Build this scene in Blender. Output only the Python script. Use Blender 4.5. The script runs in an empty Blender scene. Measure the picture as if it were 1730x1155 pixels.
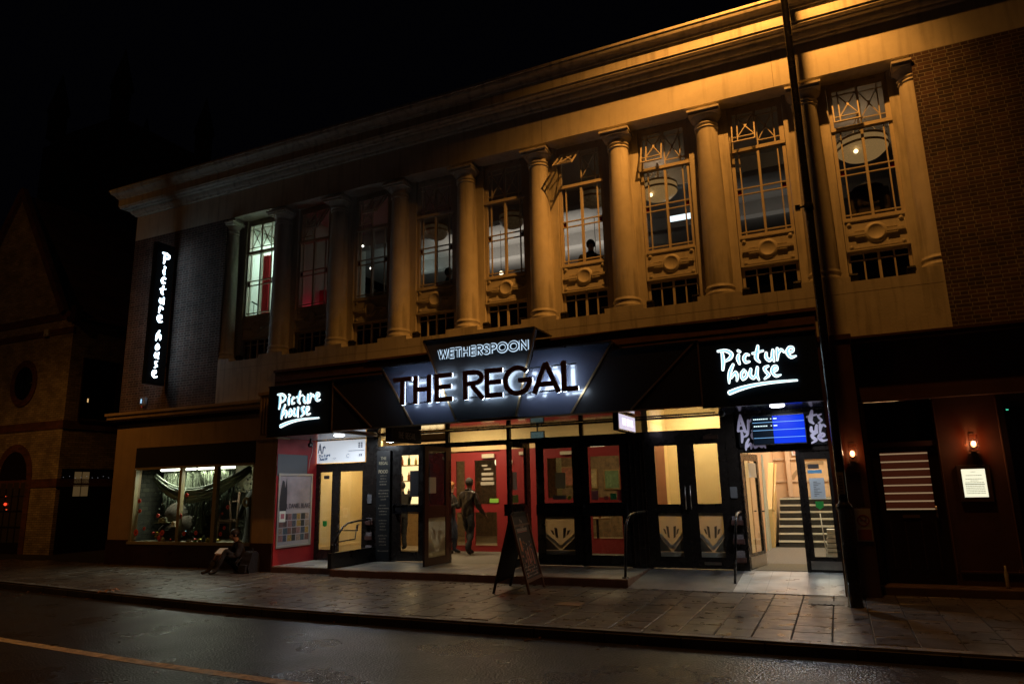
import bpy, math, random
from mathutils import Vector, Matrix
random.seed(7)
R = math.radians
scene = bpy.context.scene
# ------------------------------------------------------------------ camera
cam_d = bpy.data.cameras.new('camera'); cam = bpy.data.objects.new('camera', cam_d)
scene.collection.objects.link(cam); scene.camera = cam
cam_d.sensor_fit = 'HORIZONTAL'; cam_d.sensor_width = 36.0
cam_d.lens = 36.0*1169.3/1730.0
cam_d.clip_start = 0.05; cam_d.clip_end = 600
def cam_matrix(yaw, pitch, roll):
    cy, sy, cp, sp = math.cos(yaw), math.sin(yaw), math.cos(pitch), math.sin(pitch)
    f = Vector((sy*cp, cy*cp, sp)); r = Vector((cy, -sy, 0)); u = r.cross(f)
    c, s = math.cos(roll), math.sin(roll)
    r2 = c*r + s*u; u2 = -s*r + c*u
    m = Matrix((r2, u2, -f)).transposed().to_4x4()
    return m
cam.matrix_world = Matrix.Translation((0, -12.5, 1.68)) @ cam_matrix(R(-24.524), R(11.934), R(-1.3176))
# ------------------------------------------------------------------ world (night)
w = bpy.data.worlds.new('World'); scene.world = w; w.use_nodes = True
nt = w.node_tree; nt.nodes.clear()
out = nt.nodes.new('ShaderNodeOutputWorld')
bg = nt.nodes.new('ShaderNodeBackground'); bg.inputs['Color'].default_value = (0.0005, 0.0005, 0.0009, 1); bg.inputs['Strength'].default_value = 1.0
sky = nt.nodes.new('ShaderNodeTexSky'); sky.sky_type = 'NISHITA'; sky.sun_disc = False
sky.sun_elevation = R(-9); sky.sun_rotation = R(150)
bg2 = nt.nodes.new('ShaderNodeBackground'); bg2.inputs['Strength'].default_value = 0.006
nt.links.new(sky.outputs['Color'], bg2.inputs['Color'])
ad = nt.nodes.new('ShaderNodeAddShader')
nt.links.new(bg.outputs[0], ad.inputs[0]); nt.links.new(bg2.outputs[0], ad.inputs[1]); nt.links.new(ad.outputs[0], out.inputs['Surface'])
scene.view_settings.view_transform = 'Standard'; scene.view_settings.look = 'None'
scene.view_settings.exposure = 0; scene.view_settings.gamma = 1
scene.render.engine = 'CYCLES'
scene.cycles.use_denoising = True; scene.cycles.use_adaptive_sampling = False; scene.cycles.denoising_prefilter = 'ACCURATE'
scene.cycles.max_bounces = 7; scene.cycles.transparent_max_bounces = 14
scene.cycles.sample_clamp_indirect = 3.0
scene.cycles.caustics_reflective = False; scene.cycles.caustics_refractive = False
COL = scene.collection

# ================================================================== helpers
def tag(o, label=None, cat=None, group=None, kind=None):
    if label: o['label'] = label
    if cat: o['category'] = cat
    if group: o['group'] = group
    if kind: o['kind'] = kind
    return o
def thing(name, label, cat, loc, group=None):
    o = bpy.data.objects.new(name, None); COL.objects.link(o); o.location = loc
    o.empty_display_size = 0.1
    return tag(o, label, cat, group)
def origin(o):
    v = Vector((0, 0, 0))
    while o is not None:
        v += Vector(o.location); o = o.parent
    return v
class MB:
    def __init__(s): s.v = []; s.f = []; s.mi = []; s.m = 0; s.T = None; s.sm = []; s.smooth = False
    def add(s, vs, fs):
        o = len(s.v)
        for p in vs:
            p = Vector(p)
            if s.T is not None: p = s.T @ p
            s.v.append(p)
        for f in fs: s.f.append([i+o for i in f]); s.mi.append(s.m); s.sm.append(s.smooth)
        return s
    def box(s, x0, x1, y0, y1, z0, z1):
        return s.add([(x0,y0,z0),(x1,y0,z0),(x1,y1,z0),(x0,y1,z0),(x0,y0,z1),(x1,y0,z1),(x1,y1,z1),(x0,y1,z1)],
            [(0,3,2,1),(4,5,6,7),(0,1,5,4),(1,2,6,5),(2,3,7,6),(3,0,4,7)])
    def bar(s, a, b, w, d, nrm=(0,-1,0)):
        a = Vector(a); b = Vector(b); n = Vector(nrm).normalized(); t = (b-a).normalized(); q = t.cross(n).normalized()*w/2; n = n*d/2
        vs = [a-q-n, a+q-n, a+q+n, a-q+n, b-q-n, b+q-n, b+q+n, b-q+n]
        return s.add(vs, [(0,3,2,1),(4,5,6,7),(0,1,5,4),(1,2,6,5),(2,3,7,6),(3,0,4,7)])
    def prism(s, poly, a0, a1, axis='y'):
        n = len(poly)
        def P(p, a):
            return {'y': (p[0], a, p[1]), 'x': (a, p[0], p[1]), 'z': (p[0], p[1], a)}[axis]
        vs = [P(p, a0) for p in poly] + [P(p, a1) for p in poly]
        fs = [tuple(range(n))[::-1], tuple(range(n, 2*n))] + [(i, (i+1) % n, n+(i+1) % n, n+i) for i in range(n)]
        return s.add(vs, fs)
    def tube(s, pts, r, n=10, cap=True):
        pts = [Vector(p) for p in pts]; k = len(pts)
        if not isinstance(r, (list, tuple)): r = [r]*k
        vs = []; fs = []; prev = None
        for i, p in enumerate(pts):
            t = (pts[min(i+1, k-1)] - pts[max(i-1, 0)]).normalized()
            ref = prev if prev is not None else (Vector((0,0,1)) if abs(t.z) < .9 else Vector((1,0,0)))
            a = t.cross(ref); a = a.normalized() if a.length > 1e-6 else Vector((1,0,0)); b = a.cross(t).normalized(); prev = b
            for j in range(n):
                an = 2*math.pi*j/n; vs.append(p + (a*math.cos(an) + b*math.sin(an))*r[i])
        for i in range(k-1):
            for j in range(n): fs.append((i*n+j, i*n+(j+1) % n, (i+1)*n+(j+1) % n, (i+1)*n+j))
        if cap: fs.append(tuple(range(n))); fs.append(tuple(range((k-1)*n, k*n))[::-1])
        o = s.smooth; s.smooth = True; s.add(vs, fs); s.smooth = o
        return s
    def lathe(s, prof, cx, cy, n=24, a0=0., a1=2*math.pi):
        full = abs(a1-a0-2*math.pi) < 1e-6; m = n if full else n+1; vs = []; fs = []
        for r, z in prof:
            for j in range(m):
                an = a0+(a1-a0)*j/n; vs.append((cx+r*math.cos(an), cy+r*math.sin(an), z))
        for i in range(len(prof)-1):
            for j in range(n):
                k = (j+1) % m
                fs.append((i*m+j, i*m+k, (i+1)*m+k, (i+1)*m+j))
        o = s.smooth; s.smooth = True; s.add(vs, fs); s.smooth = o
        return s
    def ball(s, c, r, n=10, sc=(1,1,1)):
        prof = []; vs = []; fs = []; h = n
        for i in range(h+1):
            th = math.pi*i/h
            for j in range(n*2):
                an = math.pi*j/n
                vs.append((c[0]+r*sc[0]*math.sin(th)*math.cos(an), c[1]+r*sc[1]*math.sin(th)*math.sin(an), c[2]-r*sc[2]*math.cos(th)))
        m = n*2
        for i in range(h):
            for j in range(m): fs.append((i*m+j, i*m+(j+1) % m, (i+1)*m+(j+1) % m, (i+1)*m+j))
        o = s.smooth; s.smooth = True; s.add(vs, fs); s.smooth = o
        return s
    def ribbon(s, pts, wd, place, d0, d1, closed=False, rnd=False):
        """pts 2-D centre line, wd width(s), place(u,v,n)->3-D point; extruded from n=d0 to n=d1"""
        pts = [Vector((p[0], p[1])) for p in pts]; k = len(pts)
        wd = list(wd) if isinstance(wd, (list, tuple)) else [wd]*k
        if rnd and not closed:
            def ext(p, q, w_):
                d = (p-q).normalized(); return [(p+d*w_*.42, w_*.35), (p+d*w_*.28, w_*.75)]
            a = ext(pts[0], pts[1], wd[0]); b = ext(pts[-1], pts[-2], wd[-1])
            pts = [a[0][0], a[1][0]] + pts + [b[1][0], b[0][0]]; wd = [a[0][1], a[1][1]] + wd + [b[1][1], b[0][1]]; k = len(pts)
        L = []; Rr = []
        for i in range(k):
            if closed: p0, p1 = pts[i-1], pts[(i+1) % k]
            else: p0, p1 = pts[max(i-1, 0)], pts[min(i+1, k-1)]
            din = (pts[i]-p0).normalized() if (pts[i]-p0).length > 1e-9 else None
            dout = (p1-pts[i]).normalized() if (p1-pts[i]).length > 1e-9 else None
            if din is None: din = dout
            if dout is None: dout = din
            t = (din+dout); t = t.normalized() if t.length > 1e-6 else dout
            n = Vector((-t.y, t.x)); c = max(0.45, n.dot(Vector((-dout.y, dout.x))))
            L.append(pts[i]+n*wd[i]/2/c); Rr.append(pts[i]-n*wd[i]/2/c)
        vs = []
        for d in (d0, d1):
            for q in L: vs.append(place(q.x, q.y, d))
            for q in Rr: vs.append(place(q.x, q.y, d))
        fs = []; seg = k if closed else k-1
        for i in range(seg):
            j = (i+1) % k
            fs += [(i, j, k+j, k+i), (2*k+i, 3*k+i, 3*k+j, 2*k+j), (i, 2*k+i, 2*k+j, j), (k+i, k+j, 3*k+j, 3*k+i)]
        if not closed: fs += [(0, k, 3*k, 2*k), (k-1, 3*k-1, 4*k-1, 2*k-1)]
        return s.add(vs, fs)
    def build(s, name, mat, parent=None, bevel=0, label=None):
        me = bpy.data.meshes.new(name); o0 = origin(parent)
        me.from_pydata([tuple(v-o0) for v in s.v], [], s.f)
        for m in (mat if isinstance(mat, (list, tuple)) else [mat]): me.materials.append(m)
        for p, i, q in zip(me.polygons, s.mi, s.sm): p.material_index = i; p.use_smooth = q
        me.validate(); me.update()
        o = bpy.data.objects.new(name, me); COL.objects.link(o); o.parent = parent
        import bmesh
        b = bmesh.new(); b.from_mesh(me); bmesh.ops.recalc_face_normals(b, faces=b.faces); b.to_mesh(me); b.free()
        if bevel:
            md = o.modifiers.new('bevel', 'BEVEL'); md.width = bevel; md.segments = 2; md.limit_method = 'ANGLE'; md.angle_limit = R(40)
        if label: o['label'] = label
        return o
def B(name, mat, parent, *boxes, bevel=0, label=None):
    m = MB()
    for b in boxes: m.box(*b)
    return m.build(name, mat, parent, bevel, label)
def solo(o, label, cat, group=None, kind=None):
    """re-origin a top-level mesh to its base centre and tag it"""
    me = o.data
    xs = [v.co.x for v in me.vertices]; ys = [v.co.y for v in me.vertices]; zs = [v.co.z for v in me.vertices]
    c = Vector(((min(xs)+max(xs))/2, (min(ys)+max(ys))/2, min(zs)))
    for v in me.vertices: v.co -= c
    o.location = c
    return tag(o, label, cat, group, kind)
def copy_tree(o, parent=None, off=None):
    c = o.copy(); COL.objects.link(c); c.parent = parent
    if off is not None: c.location = Vector(o.location)+Vector(off)
    for ch in list(o.children): copy_tree(ch, c)
    return c
def text(name, body, size, loc, mat, parent, rot=(90, 0, 0), extrude=.002, align='CENTER', xs=1.0, offset=0):
    cu = bpy.data.curves.new(name, 'FONT'); cu.body = body; cu.size = size; cu.extrude = extrude; cu.align_x = align; cu.align_y = 'CENTER'
    cu.resolution_u = 3; cu.offset = offset
    ob = bpy.data.objects.new(name, cu); COL.objects.link(ob)
    bpy.context.view_layer.update()
    me = bpy.data.meshes.new_from_object(ob.evaluated_get(bpy.context.evaluated_depsgraph_get()))
    bpy.data.objects.remove(ob); bpy.data.curves.remove(cu)
    from mathutils import Euler
    M = Matrix.Translation(Vector(loc)-origin(parent)) @ Euler([R(a) for a in rot]).to_matrix().to_4x4() @ Matrix.Diagonal((xs, 1, 1, 1))
    me.transform(M); me.materials.clear(); me.materials.append(mat)
    o = bpy.data.objects.new(name, me); COL.objects.link(o); o.parent = parent
    return o
def light(kind, name, loc, energy, color, parent=None, size=.1, rot=None, target=None, spot=None, blend=.5, sy=None):
    l = bpy.data.lights.new(name, kind); l.energy = energy; l.color = color
    if kind == 'AREA':
        l.size = size
        if sy: l.shape = 'RECTANGLE'; l.size_y = sy
    else: l.shadow_soft_size = size
    if kind == 'SPOT': l.spot_size = R(spot); l.spot_blend = blend
    o = bpy.data.objects.new(name, l); COL.objects.link(o); o.parent = parent
    o.location = Vector(loc)-origin(parent)
    if target is not None: o.rotation_euler = (Vector(target)-Vector(loc)).to_track_quat('-Z', 'Y').to_euler()
    elif rot: o.rotation_euler = [R(a) for a in rot]
    return o

# ================================================================== materials
MATS = {}
def mat(name, col=(.5,.5,.5), rough=.5, metal=0., var=0., vscale=6., bump=0., bscale=40., emis=None, es=0., coat=0., rvar=0., dirt=None, spec=.5, bdist=.01):
    if name in MATS: return MATS[name]
    m = bpy.data.materials.new(name); m.use_nodes = True; MATS[name] = m
    n = m.node_tree; b = n.nodes['Principled BSDF']
    b.inputs['Base Color'].default_value = (*col, 1); b.inputs['Roughness'].default_value = rough; b.inputs['Metallic'].default_value = metal
    b.inputs['Coat Weight'].default_value = coat; b.inputs['Specular IOR Level'].default_value = spec
    if emis: b.inputs['Emission Color'].default_value = (*emis, 1); b.inputs['Emission Strength'].default_value = es
    if var or bump or rvar or dirt:
        tc = n.nodes.new('ShaderNodeTexCoord')
        if var:
            no = n.nodes.new('ShaderNodeTexNoise'); no.inputs['Scale'].default_value = vscale; no.inputs['Detail'].default_value = 6; no.inputs['Roughness'].default_value = .65
            n.links.new(tc.outputs['Object'], no.inputs['Vector'])
            rp = n.nodes.new('ShaderNodeMapRange'); rp.inputs[1].default_value = .3; rp.inputs[2].default_value = .7; rp.inputs[3].default_value = 1-var; rp.inputs[4].default_value = 1+var
            n.links.new(no.outputs['Fac'], rp.inputs[0])
            mx = n.nodes.new('ShaderNodeVectorMath'); mx.operation = 'SCALE'; mx.inputs[0].default_value = col
            n.links.new(rp.outputs[0], mx.inputs['Scale']); src = mx.outputs[0]
            if dirt:   # irregular drips running down the wall
                mp = n.nodes.new('ShaderNodeMapping'); mp.inputs['Scale'].default_value = (5, 5, .45); n.links.new(tc.outputs['Object'], mp.inputs[0])
                n2 = n.nodes.new('ShaderNodeTexNoise'); n2.inputs['Scale'].default_value = 1.6; n2.inputs['Detail'].default_value = 8; n.links.new(mp.outputs[0], n2.inputs['Vector'])
                r2 = n.nodes.new('ShaderNodeMapRange'); r2.inputs[1].default_value = .5; r2.inputs[2].default_value = .75; r2.inputs[3].default_value = 0; r2.inputs[4].default_value = dirt; n.links.new(n2.outputs['Fac'], r2.inputs[0])
                m2 = n.nodes.new('ShaderNodeMix'); m2.data_type = 'RGBA'; m2.inputs['B'].default_value = (.12, .1, .075, 1); n.links.new(r2.outputs[0], m2.inputs['Factor']); n.links.new(src, m2.inputs['A']); src = m2.outputs['Result']
            n.links.new(src, b.inputs['Base Color'])
        if rvar:
            n3 = n.nodes.new('ShaderNodeTexNoise'); n3.inputs['Scale'].default_value = vscale*.7; n3.inputs['Detail'].default_value = 5; n.links.new(tc.outputs['Object'], n3.inputs['Vector'])
            r3 = n.nodes.new('ShaderNodeMapRange'); r3.inputs[1].default_value = .3; r3.inputs[2].default_value = .7; r3.inputs[3].default_value = max(.03, rough-rvar); r3.inputs[4].default_value = min(1, rough+rvar)
            n.links.new(n3.outputs['Fac'], r3.inputs[0]); n.links.new(r3.outputs[0], b.inputs['Roughness'])
        if bump:
            n4 = n.nodes.new('ShaderNodeTexNoise'); n4.inputs['Scale'].default_value = bscale; n4.inputs['Detail'].default_value = 5; n.links.new(tc.outputs['Object'], n4.inputs['Vector'])
            bp = n.nodes.new('ShaderNodeBump'); bp.inputs['Strength'].default_value = bump; bp.inputs['Distance'].default_value = bdist
            n.links.new(n4.outputs['Fac'], bp.inputs['Height']); n.links.new(bp.outputs[0], b.inputs['Normal'])
    return m
def brick(name, c1, c2, mortar, axis='xz', bw=.225, rh=.066, ms=.006, english=True, rough=.85, soft=.1, bump=.4, offset=.25, mbias=0.0, rvar=None, jitter=.0015, grain=.25):
    m = bpy.data.materials.new(name); m.use_nodes = True; MATS[name] = m
    n = m.node_tree; b = n.nodes['Principled BSDF']; b.inputs['Roughness'].default_value = rough
    tc = n.nodes.new('ShaderNodeTexCoord'); sp = n.nodes.new('ShaderNodeSeparateXYZ'); cb = n.nodes.new('ShaderNodeCombineXYZ')
    n.links.new(tc.outputs['Object'], sp.inputs[0])
    ax = {'x': 0, 'y': 1, 'z': 2}
    n.links.new(sp.outputs[ax[axis[0]]], cb.inputs[0]); n.links.new(sp.outputs[ax[axis[1]]], cb.inputs[1])
    # small irregularity of the courses
    nj = n.nodes.new('ShaderNodeTexNoise'); nj.inputs['Scale'].default_value = 9; n.links.new(tc.outputs['Object'], nj.inputs['Vector'])
    vs = n.nodes.new('ShaderNodeVectorMath'); vs.operation = 'SCALE'; vs.inputs['Scale'].default_value = jitter*4; n.links.new(nj.outputs['Color'], vs.inputs[0])
    va = n.nodes.new('ShaderNodeVectorMath'); va.operation = 'ADD'; n.links.new(cb.outputs[0], va.inputs[0]); n.links.new(vs.outputs[0], va.inputs[1])
    br = n.nodes.new('ShaderNodeTexBrick'); n.links.new(va.outputs[0], br.inputs['Vector'])
    br.inputs['Color1'].default_value = (*c1, 1); br.inputs['Color2'].default_value = (*c2, 1); br.inputs['Mortar'].default_value = (*mortar, 1)
    br.inputs['Scale'].default_value = 1; br.inputs['Mortar Size'].default_value = ms; br.inputs['Mortar Smooth'].default_value = soft
    br.inputs['Brick Width'].default_value = bw; br.inputs['Row Height'].default_value = rh; br.inputs['Bias'].default_value = mbias
    br.offset = offset
    if english: br.squash = .5; br.squash_frequency = 2
    no = n.nodes.new('ShaderNodeTexNoise'); no.inputs['Scale'].default_value = 2.2; no.inputs['Detail'].default_value = 7; n.links.new(tc.outputs['Object'], no.inputs['Vector'])
    rp = n.nodes.new('ShaderNodeMapRange'); rp.inputs[1].default_value = .3; rp.inputs[2].default_value = .7; rp.inputs[3].default_value = .65; rp.inputs[4].default_value = 1.3; n.links.new(no.outputs['Fac'], rp.inputs[0])
    mx = n.nodes.new('ShaderNodeVectorMath'); mx.operation = 'SCALE'; n.links.new(br.outputs['Color'], mx.inputs[0]); n.links.new(rp.outputs[0], mx.inputs['Scale'])
    n.links.new(mx.outputs[0], b.inputs['Base Color'])
    if rvar:
        r3 = n.nodes.new('ShaderNodeMapRange'); r3.inputs[1].default_value = .35; r3.inputs[2].default_value = .65; r3.inputs[3].default_value = rvar[0]; r3.inputs[4].default_value = rvar[1]
        n5 = n.nodes.new('ShaderNodeTexNoise'); n5.inputs['Scale'].default_value = 3.1; n5.inputs['Detail'].default_value = 6; n.links.new(tc.outputs['Object'], n5.inputs['Vector'])
        n.links.new(n5.outputs['Fac'], r3.inputs[0]); n.links.new(r3.outputs[0], b.inputs['Roughness'])
    n6 = n.nodes.new('ShaderNodeTexNoise'); n6.inputs['Scale'].default_value = 60; n.links.new(tc.outputs['Object'], n6.inputs['Vector'])
    ma = n.nodes.new('ShaderNodeMath'); ma.operation = 'MULTIPLY_ADD'; ma.inputs[1].default_value = grain; n.links.new(n6.outputs['Fac'], ma.inputs[0])
    inv = n.nodes.new('ShaderNodeMath'); inv.operation = 'SUBTRACT'; inv.inputs[0].default_value = 1; n.links.new(br.outputs['Fac'], inv.inputs[1]); n.links.new(inv.outputs[0], ma.inputs[2])
    bp = n.nodes.new('ShaderNodeBump'); bp.inputs['Strength'].default_value = bump; bp.inputs['Distance'].default_value = .01; n.links.new(ma.outputs[0], bp.inputs['Height']); n.links.new(bp.outputs[0], b.inputs['Normal'])
    return m
def glass(name='glass', tint=(.92,.95,.94), refl=.09, rough=.02):
    if name in MATS: return MATS[name]
    m = bpy.data.materials.new(name); m.use_nodes = True; MATS[name] = m; n = m.node_tree; n.nodes.clear()
    o = n.nodes.new('ShaderNodeOutputMaterial'); t = n.nodes.new('ShaderNodeBsdfTransparent'); t.inputs[0].default_value = (*tint, 1)
    g = n.nodes.new('ShaderNodeBsdfGlossy'); g.inputs['Roughness'].default_value = rough; g.inputs['Color'].default_value = (1,1,1,1)
    lw = n.nodes.new('ShaderNodeFresnel'); lw.inputs['IOR'].default_value = 1.5
    mul = n.nodes.new('ShaderNodeMath'); mul.operation = 'MULTIPLY_ADD'; mul.inputs[1].default_value = 1.1; mul.inputs[2].default_value = refl-.04; mul.use_clamp = True
    n.links.new(lw.outputs[0], mul.inputs[0]); mx = n.nodes.new('ShaderNodeMixShader')
    ge = n.nodes.new('ShaderNodeNewGeometry'); iv = n.nodes.new('ShaderNodeMath'); iv.operation = 'SUBTRACT'; iv.inputs[0].default_value = 1; n.links.new(ge.outputs['Backfacing'], iv.inputs[1])
    m3 = n.nodes.new('ShaderNodeMath'); m3.operation = 'MULTIPLY'; n.links.new(mul.outputs[0], m3.inputs[0]); n.links.new(iv.outputs[0], m3.inputs[1]); n.links.new(m3.outputs[0], mx.inputs[0]); n.links.new(t.outputs[0], mx.inputs[1]); n.links.new(g.outputs[0], mx.inputs[2]); n.links.new(mx.outputs[0], o.inputs[0])
    return m
def emit(name, col, s): return mat(name, (.004,.004,.004), .35, emis=col, es=s, spec=.08)

STONE = mat('painted_stone', (.60,.56,.47), .6, var=.10, vscale=3.5, bump=.25, bscale=28, dirt=.6, rvar=.12)
STONE2 = mat('painted_stone_clean', (.60,.56,.47), .55, var=.07, vscale=5, bump=.12, bscale=30, dirt=.35)
WFRAME = mat('cream_window_paint', (.58,.52,.42), .45, var=.08, vscale=12)
BRICK = brick('red_brick_wall', (.115,.062,.050), (.050,.032,.030), (.24,.215,.19), 'xz')
BRICKS = brick('red_brick_side', (.115,.062,.050), (.050,.032,.030), (.24,.215,.19), 'yz')
YBRICK = brick('buff_brick_front', (.40,.34,.24), (.25,.20,.14), (.10,.09,.08), 'xz', rh=.07, english=False, offset=.5, ms=.007)
YBRICKS = brick('buff_brick_side', (.40,.34,.24), (.25,.20,.14), (.10,.09,.08), 'yz', rh=.07, english=False, offset=.5, ms=.007)
REDBAND = brick('red_brick_band', (.14,.05,.035), (.08,.03,.025), (.08,.06,.05), 'xz', rh=.07, english=False, offset=.5)
TILE = brick('roof_tiles', (.10,.045,.035), (.06,.03,.026), (.015,.012,.01), 'xz', bw=.17, rh=.11, english=False, offset=.5, ms=.008, bump=.8)
PAVE = brick('pavement_slabs', (.125,.112,.100), (.070,.064,.058), (.004,.004,.004), 'yx', bw=.62, rh=.42, english=False, offset=.5, ms=.020, rough=.4, rvar=(.24,.5), bump=.7, grain=.05)
TILEF = brick('entrance_floor_tiles', (.42,.43,.42), (.38,.39,.38), (.2,.2,.2), 'xy', bw=.3, rh=.3, english=False, offset=0, ms=.004, rough=.3, rvar=(.25,.45), bump=.15, grain=.03)
SLABS = brick('terrace_slabs', (.25,.235,.205), (.20,.19,.165), (.06,.055,.05), 'xy', bw=.75, rh=.5, english=False, offset=.5, ms=.006, rough=.4, rvar=(.3,.5), bump=.2, grain=.03)
RAMP = mat('ramp_tarmac', (.12,.115,.11), .55, var=.25, vscale=3, bump=.35, bscale=90, rvar=.2)
KERB = brick('granite_kerb', (.20,.19,.175), (.14,.135,.125), (.02,.02,.02), 'xz', bw=.9, rh=3.0, english=False, offset=.5, ms=.012, rough=.5, rvar=(.3,.7), bump=.5)
BLACKW = mat('black_gloss_timber', (.018,.014,.012), .28, var=.2, vscale=8, rvar=.1, coat=.2)
DKBROWN = mat('dark_brown_timber', (.045,.022,.014), .38, var=.2, vscale=5, rvar=.12)
BLACK = mat('black_metal', (.012,.012,.014), .3, var=.1, rvar=.1)
BLACKM = mat('black_matt', (.010,.010,.011), .7)
REDP = mat('red_gloss_paint', (.27,.026,.03), .38, var=.06, vscale=4)
REDW = mat('red_wall_paint', (.32,.014,.018), .5, var=.1, vscale=4, rvar=.1)
CHROME = mat('steel', (.55,.53,.5), .28, metal=1., var=.1, vscale=20)
BRASS = mat('gold_trim', (.45,.30,.15), .35, metal=.9)
BRONZE = mat('bronze_letter_face', (.075,.028,.012), .5, metal=.2)
GLOSSBLK = mat('black_mirror_panel', (.050,.056,.085), .26, spec=.9, coat=1.)
SATINBLK = mat('black_satin_panel', (.016,.015,.016), .34, spec=.6)
CREAM = mat('cream_plaster', (.72,.56,.30), .75, var=.05, vscale=3)
PEACH = mat('peach_plaster', (.68,.46,.27), .75, var=.05, vscale=3)
WHITEP = mat('white_plaster', (.68,.66,.62), .8, var=.05)
GLASS = glass()
GLASSD = glass('glass_dark', (.55,.55,.53), .12)
CARPET = mat('dark_carpet', (.045,.045,.04), .95, var=.3, vscale=30, bump=.4, bscale=200)
GREYCARP = mat('grey_mat', (.16,.15,.13), .95, var=.25, vscale=25, bump=.3, bscale=150)
WOODL = mat('light_oak', (.42,.27,.12), .45, var=.2, vscale=7)
PAPER = mat('white_paper', (.78,.76,.66), .7, var=.03)

# ================================================================== setting: ground
def struct(o, kind='structure'): o['kind'] = kind; return o
ASPH = bpy.data.materials.new('wet_asphalt'); ASPH.use_nodes = True
def _asph():
    n = ASPH.node_tree; b = n.nodes['Principled BSDF']; tc = n.nodes.new('ShaderNodeTexCoord')
    no = n.nodes.new('ShaderNodeTexNoise'); no.inputs['Scale'].default_value = 1.1; no.inputs['Detail'].default_value = 8; n.links.new(tc.outputs['Object'], no.inputs['Vector'])
    fi = n.nodes.new('ShaderNodeTexNoise'); fi.inputs['Scale'].default_value = 48; fi.inputs['Detail'].default_value = 6; fi.inputs['Roughness'].default_value = .8; n.links.new(tc.outputs['Object'], fi.inputs['Vector'])
    vo = n.nodes.new('ShaderNodeTexVoronoi'); vo.inputs['Scale'].default_value = 38; n.links.new(tc.outputs['Object'], vo.inputs['Vector'])
    cr = n.nodes.new('ShaderNodeValToRGB'); cr.color_ramp.elements[0].position = .42; cr.color_ramp.elements[0].color = (.012,.012,.012,1); cr.color_ramp.elements[1].position = .66; cr.color_ramp.elements[1].color = (.095,.09,.085,1)
    n.links.new(fi.outputs['Fac'], cr.inputs[0]); n.links.new(cr.outputs[0], b.inputs['Base Color'])
    rr = n.nodes.new('ShaderNodeMapRange'); rr.inputs[1].default_value = .35; rr.inputs[2].default_value = .65; rr.inputs[3].default_value = .24; rr.inputs[4].default_value = .38
    n.links.new(no.outputs['Fac'], rr.inputs[0]); n.links.new(rr.outputs[0], b.inputs['Roughness'])
    bp = n.nodes.new('ShaderNodeBump'); bp.inputs['Strength'].default_value = .9; bp.inputs['Distance'].default_value = .007
    n.links.new(vo.outputs['Distance'], bp.inputs['Height']); n.links.new(bp.outputs[0], b.inputs['Normal'])
_asph()
ZR = -0.12
B('ground', mat('earth', (.03,.028,.025), .9, var=.2), None, (-220, 220, -220, 220, -.5, ZR-.02)); struct(bpy.data.objects['ground'])
o = MB().box(-60, 60, -30, -2.0, ZR-.019, ZR).build('road', ASPH); struct(o)
KX = [(-60, -1.1), (-30, -1.35), (-22, -2.2), (-16.5, -2.99), (-12.4, -3.50), (-9.3, -3.85), (-7.8, -3.95), (-4.1, -4.02), (0, -4.0), (6, -3.98), (40, -3.98)]
m = MB()
vs = [(x, y, z) for x, y in KX for z in (0, )] + [(40, 30, 0), (-60, 30, 0)]
m.add(vs, [tuple(range(len(vs)))])
struct(m.build('pavement', mat('joint_mortar', (.018,.016,.014), .8, var=.3, vscale=20)))
from bisect import bisect
def kerb_y(x):
    for (a, b_) in zip(KX[:-1], KX[1:]):
        if a[0] <= x <= b_[0]: return a[1]+(b_[1]-a[1])*(x-a[0])/(b_[0]-a[0])
    return KX[0][1]
SL = [mat('slab_%d' % i, c, .36, var=.22, vscale=7, rvar=.14, bump=.25, bscale=45, bdist=.004) for i, c in enumerate(((.098,.084,.070), (.074,.064,.055), (.115,.098,.080), (.058,.051,.045)))]
rs = random.Random(21); m = MB(); x = -40.0; col_ = 0
while x < 14:
    y = 1.0-(.31 if col_ % 2 else 0); ky = kerb_y(x+.2)+.0; hx = .205
    while y > ky+.03:
        d_ = .62 if rs.random() < .8 else .41; y0 = max(ky+.02, y-d_+.012)
        xs_ = x+hx*2-.013
        z = .012; t1, t2, t3, t4 = (z+rs.uniform(-.0028,.0028) for _ in range(4))
        m.m = rs.choice((0,0,1,1,2,3)); b_ = .006
        if y-y0 > .05 and not (xs_ > -11.42 and x < -.02 and y0 > -.36) and not (y0 > .05):
            V_ = [(x,y0,-.01),(xs_,y0,-.01),(xs_,y,-.01),(x,y,-.01),(x,y0,t1-b_),(xs_,y0,t2-b_),(xs_,y,t3-b_),(x,y,t4-b_),(x+b_,y0+b_,t1),(xs_-b_,y0+b_,t2),(xs_-b_,y-b_,t3),(x+b_,y-b_,t4)]
            m.add(V_, [(0,1,5,4),(1,2,6,5),(2,3,7,6),(3,0,4,7),(4,5,9,8),(5,6,10,9),(6,7,11,10),(7,4,8,11),(8,9,10,11)])
        y -= d_
    x += hx*2; col_ += 1
struct(m.build('pavement_slabs', SL))
m = MB()
for (a, b_) in zip(KX[:-1], KX[1:]):
    m.add([(a[0], a[1]+.015, .012), (b_[0], b_[1]+.015, .012), (b_[0], b_[1]-.11, .012), (a[0], a[1]-.11, .012), (a[0], a[1]-.13, -.02), (b_[0], b_[1]-.13, -.02), (b_[0], b_[1]-.13, ZR-.01), (a[0], a[1]-.13, ZR-.01), (a[0], a[1], -.05), (b_[0], b_[1], -.05)],
          [(0,1,2,3), (3,2,5,4), (4,5,6,7), (0,1,9,8)])
struct(m.build('kerb', KERB))
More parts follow.
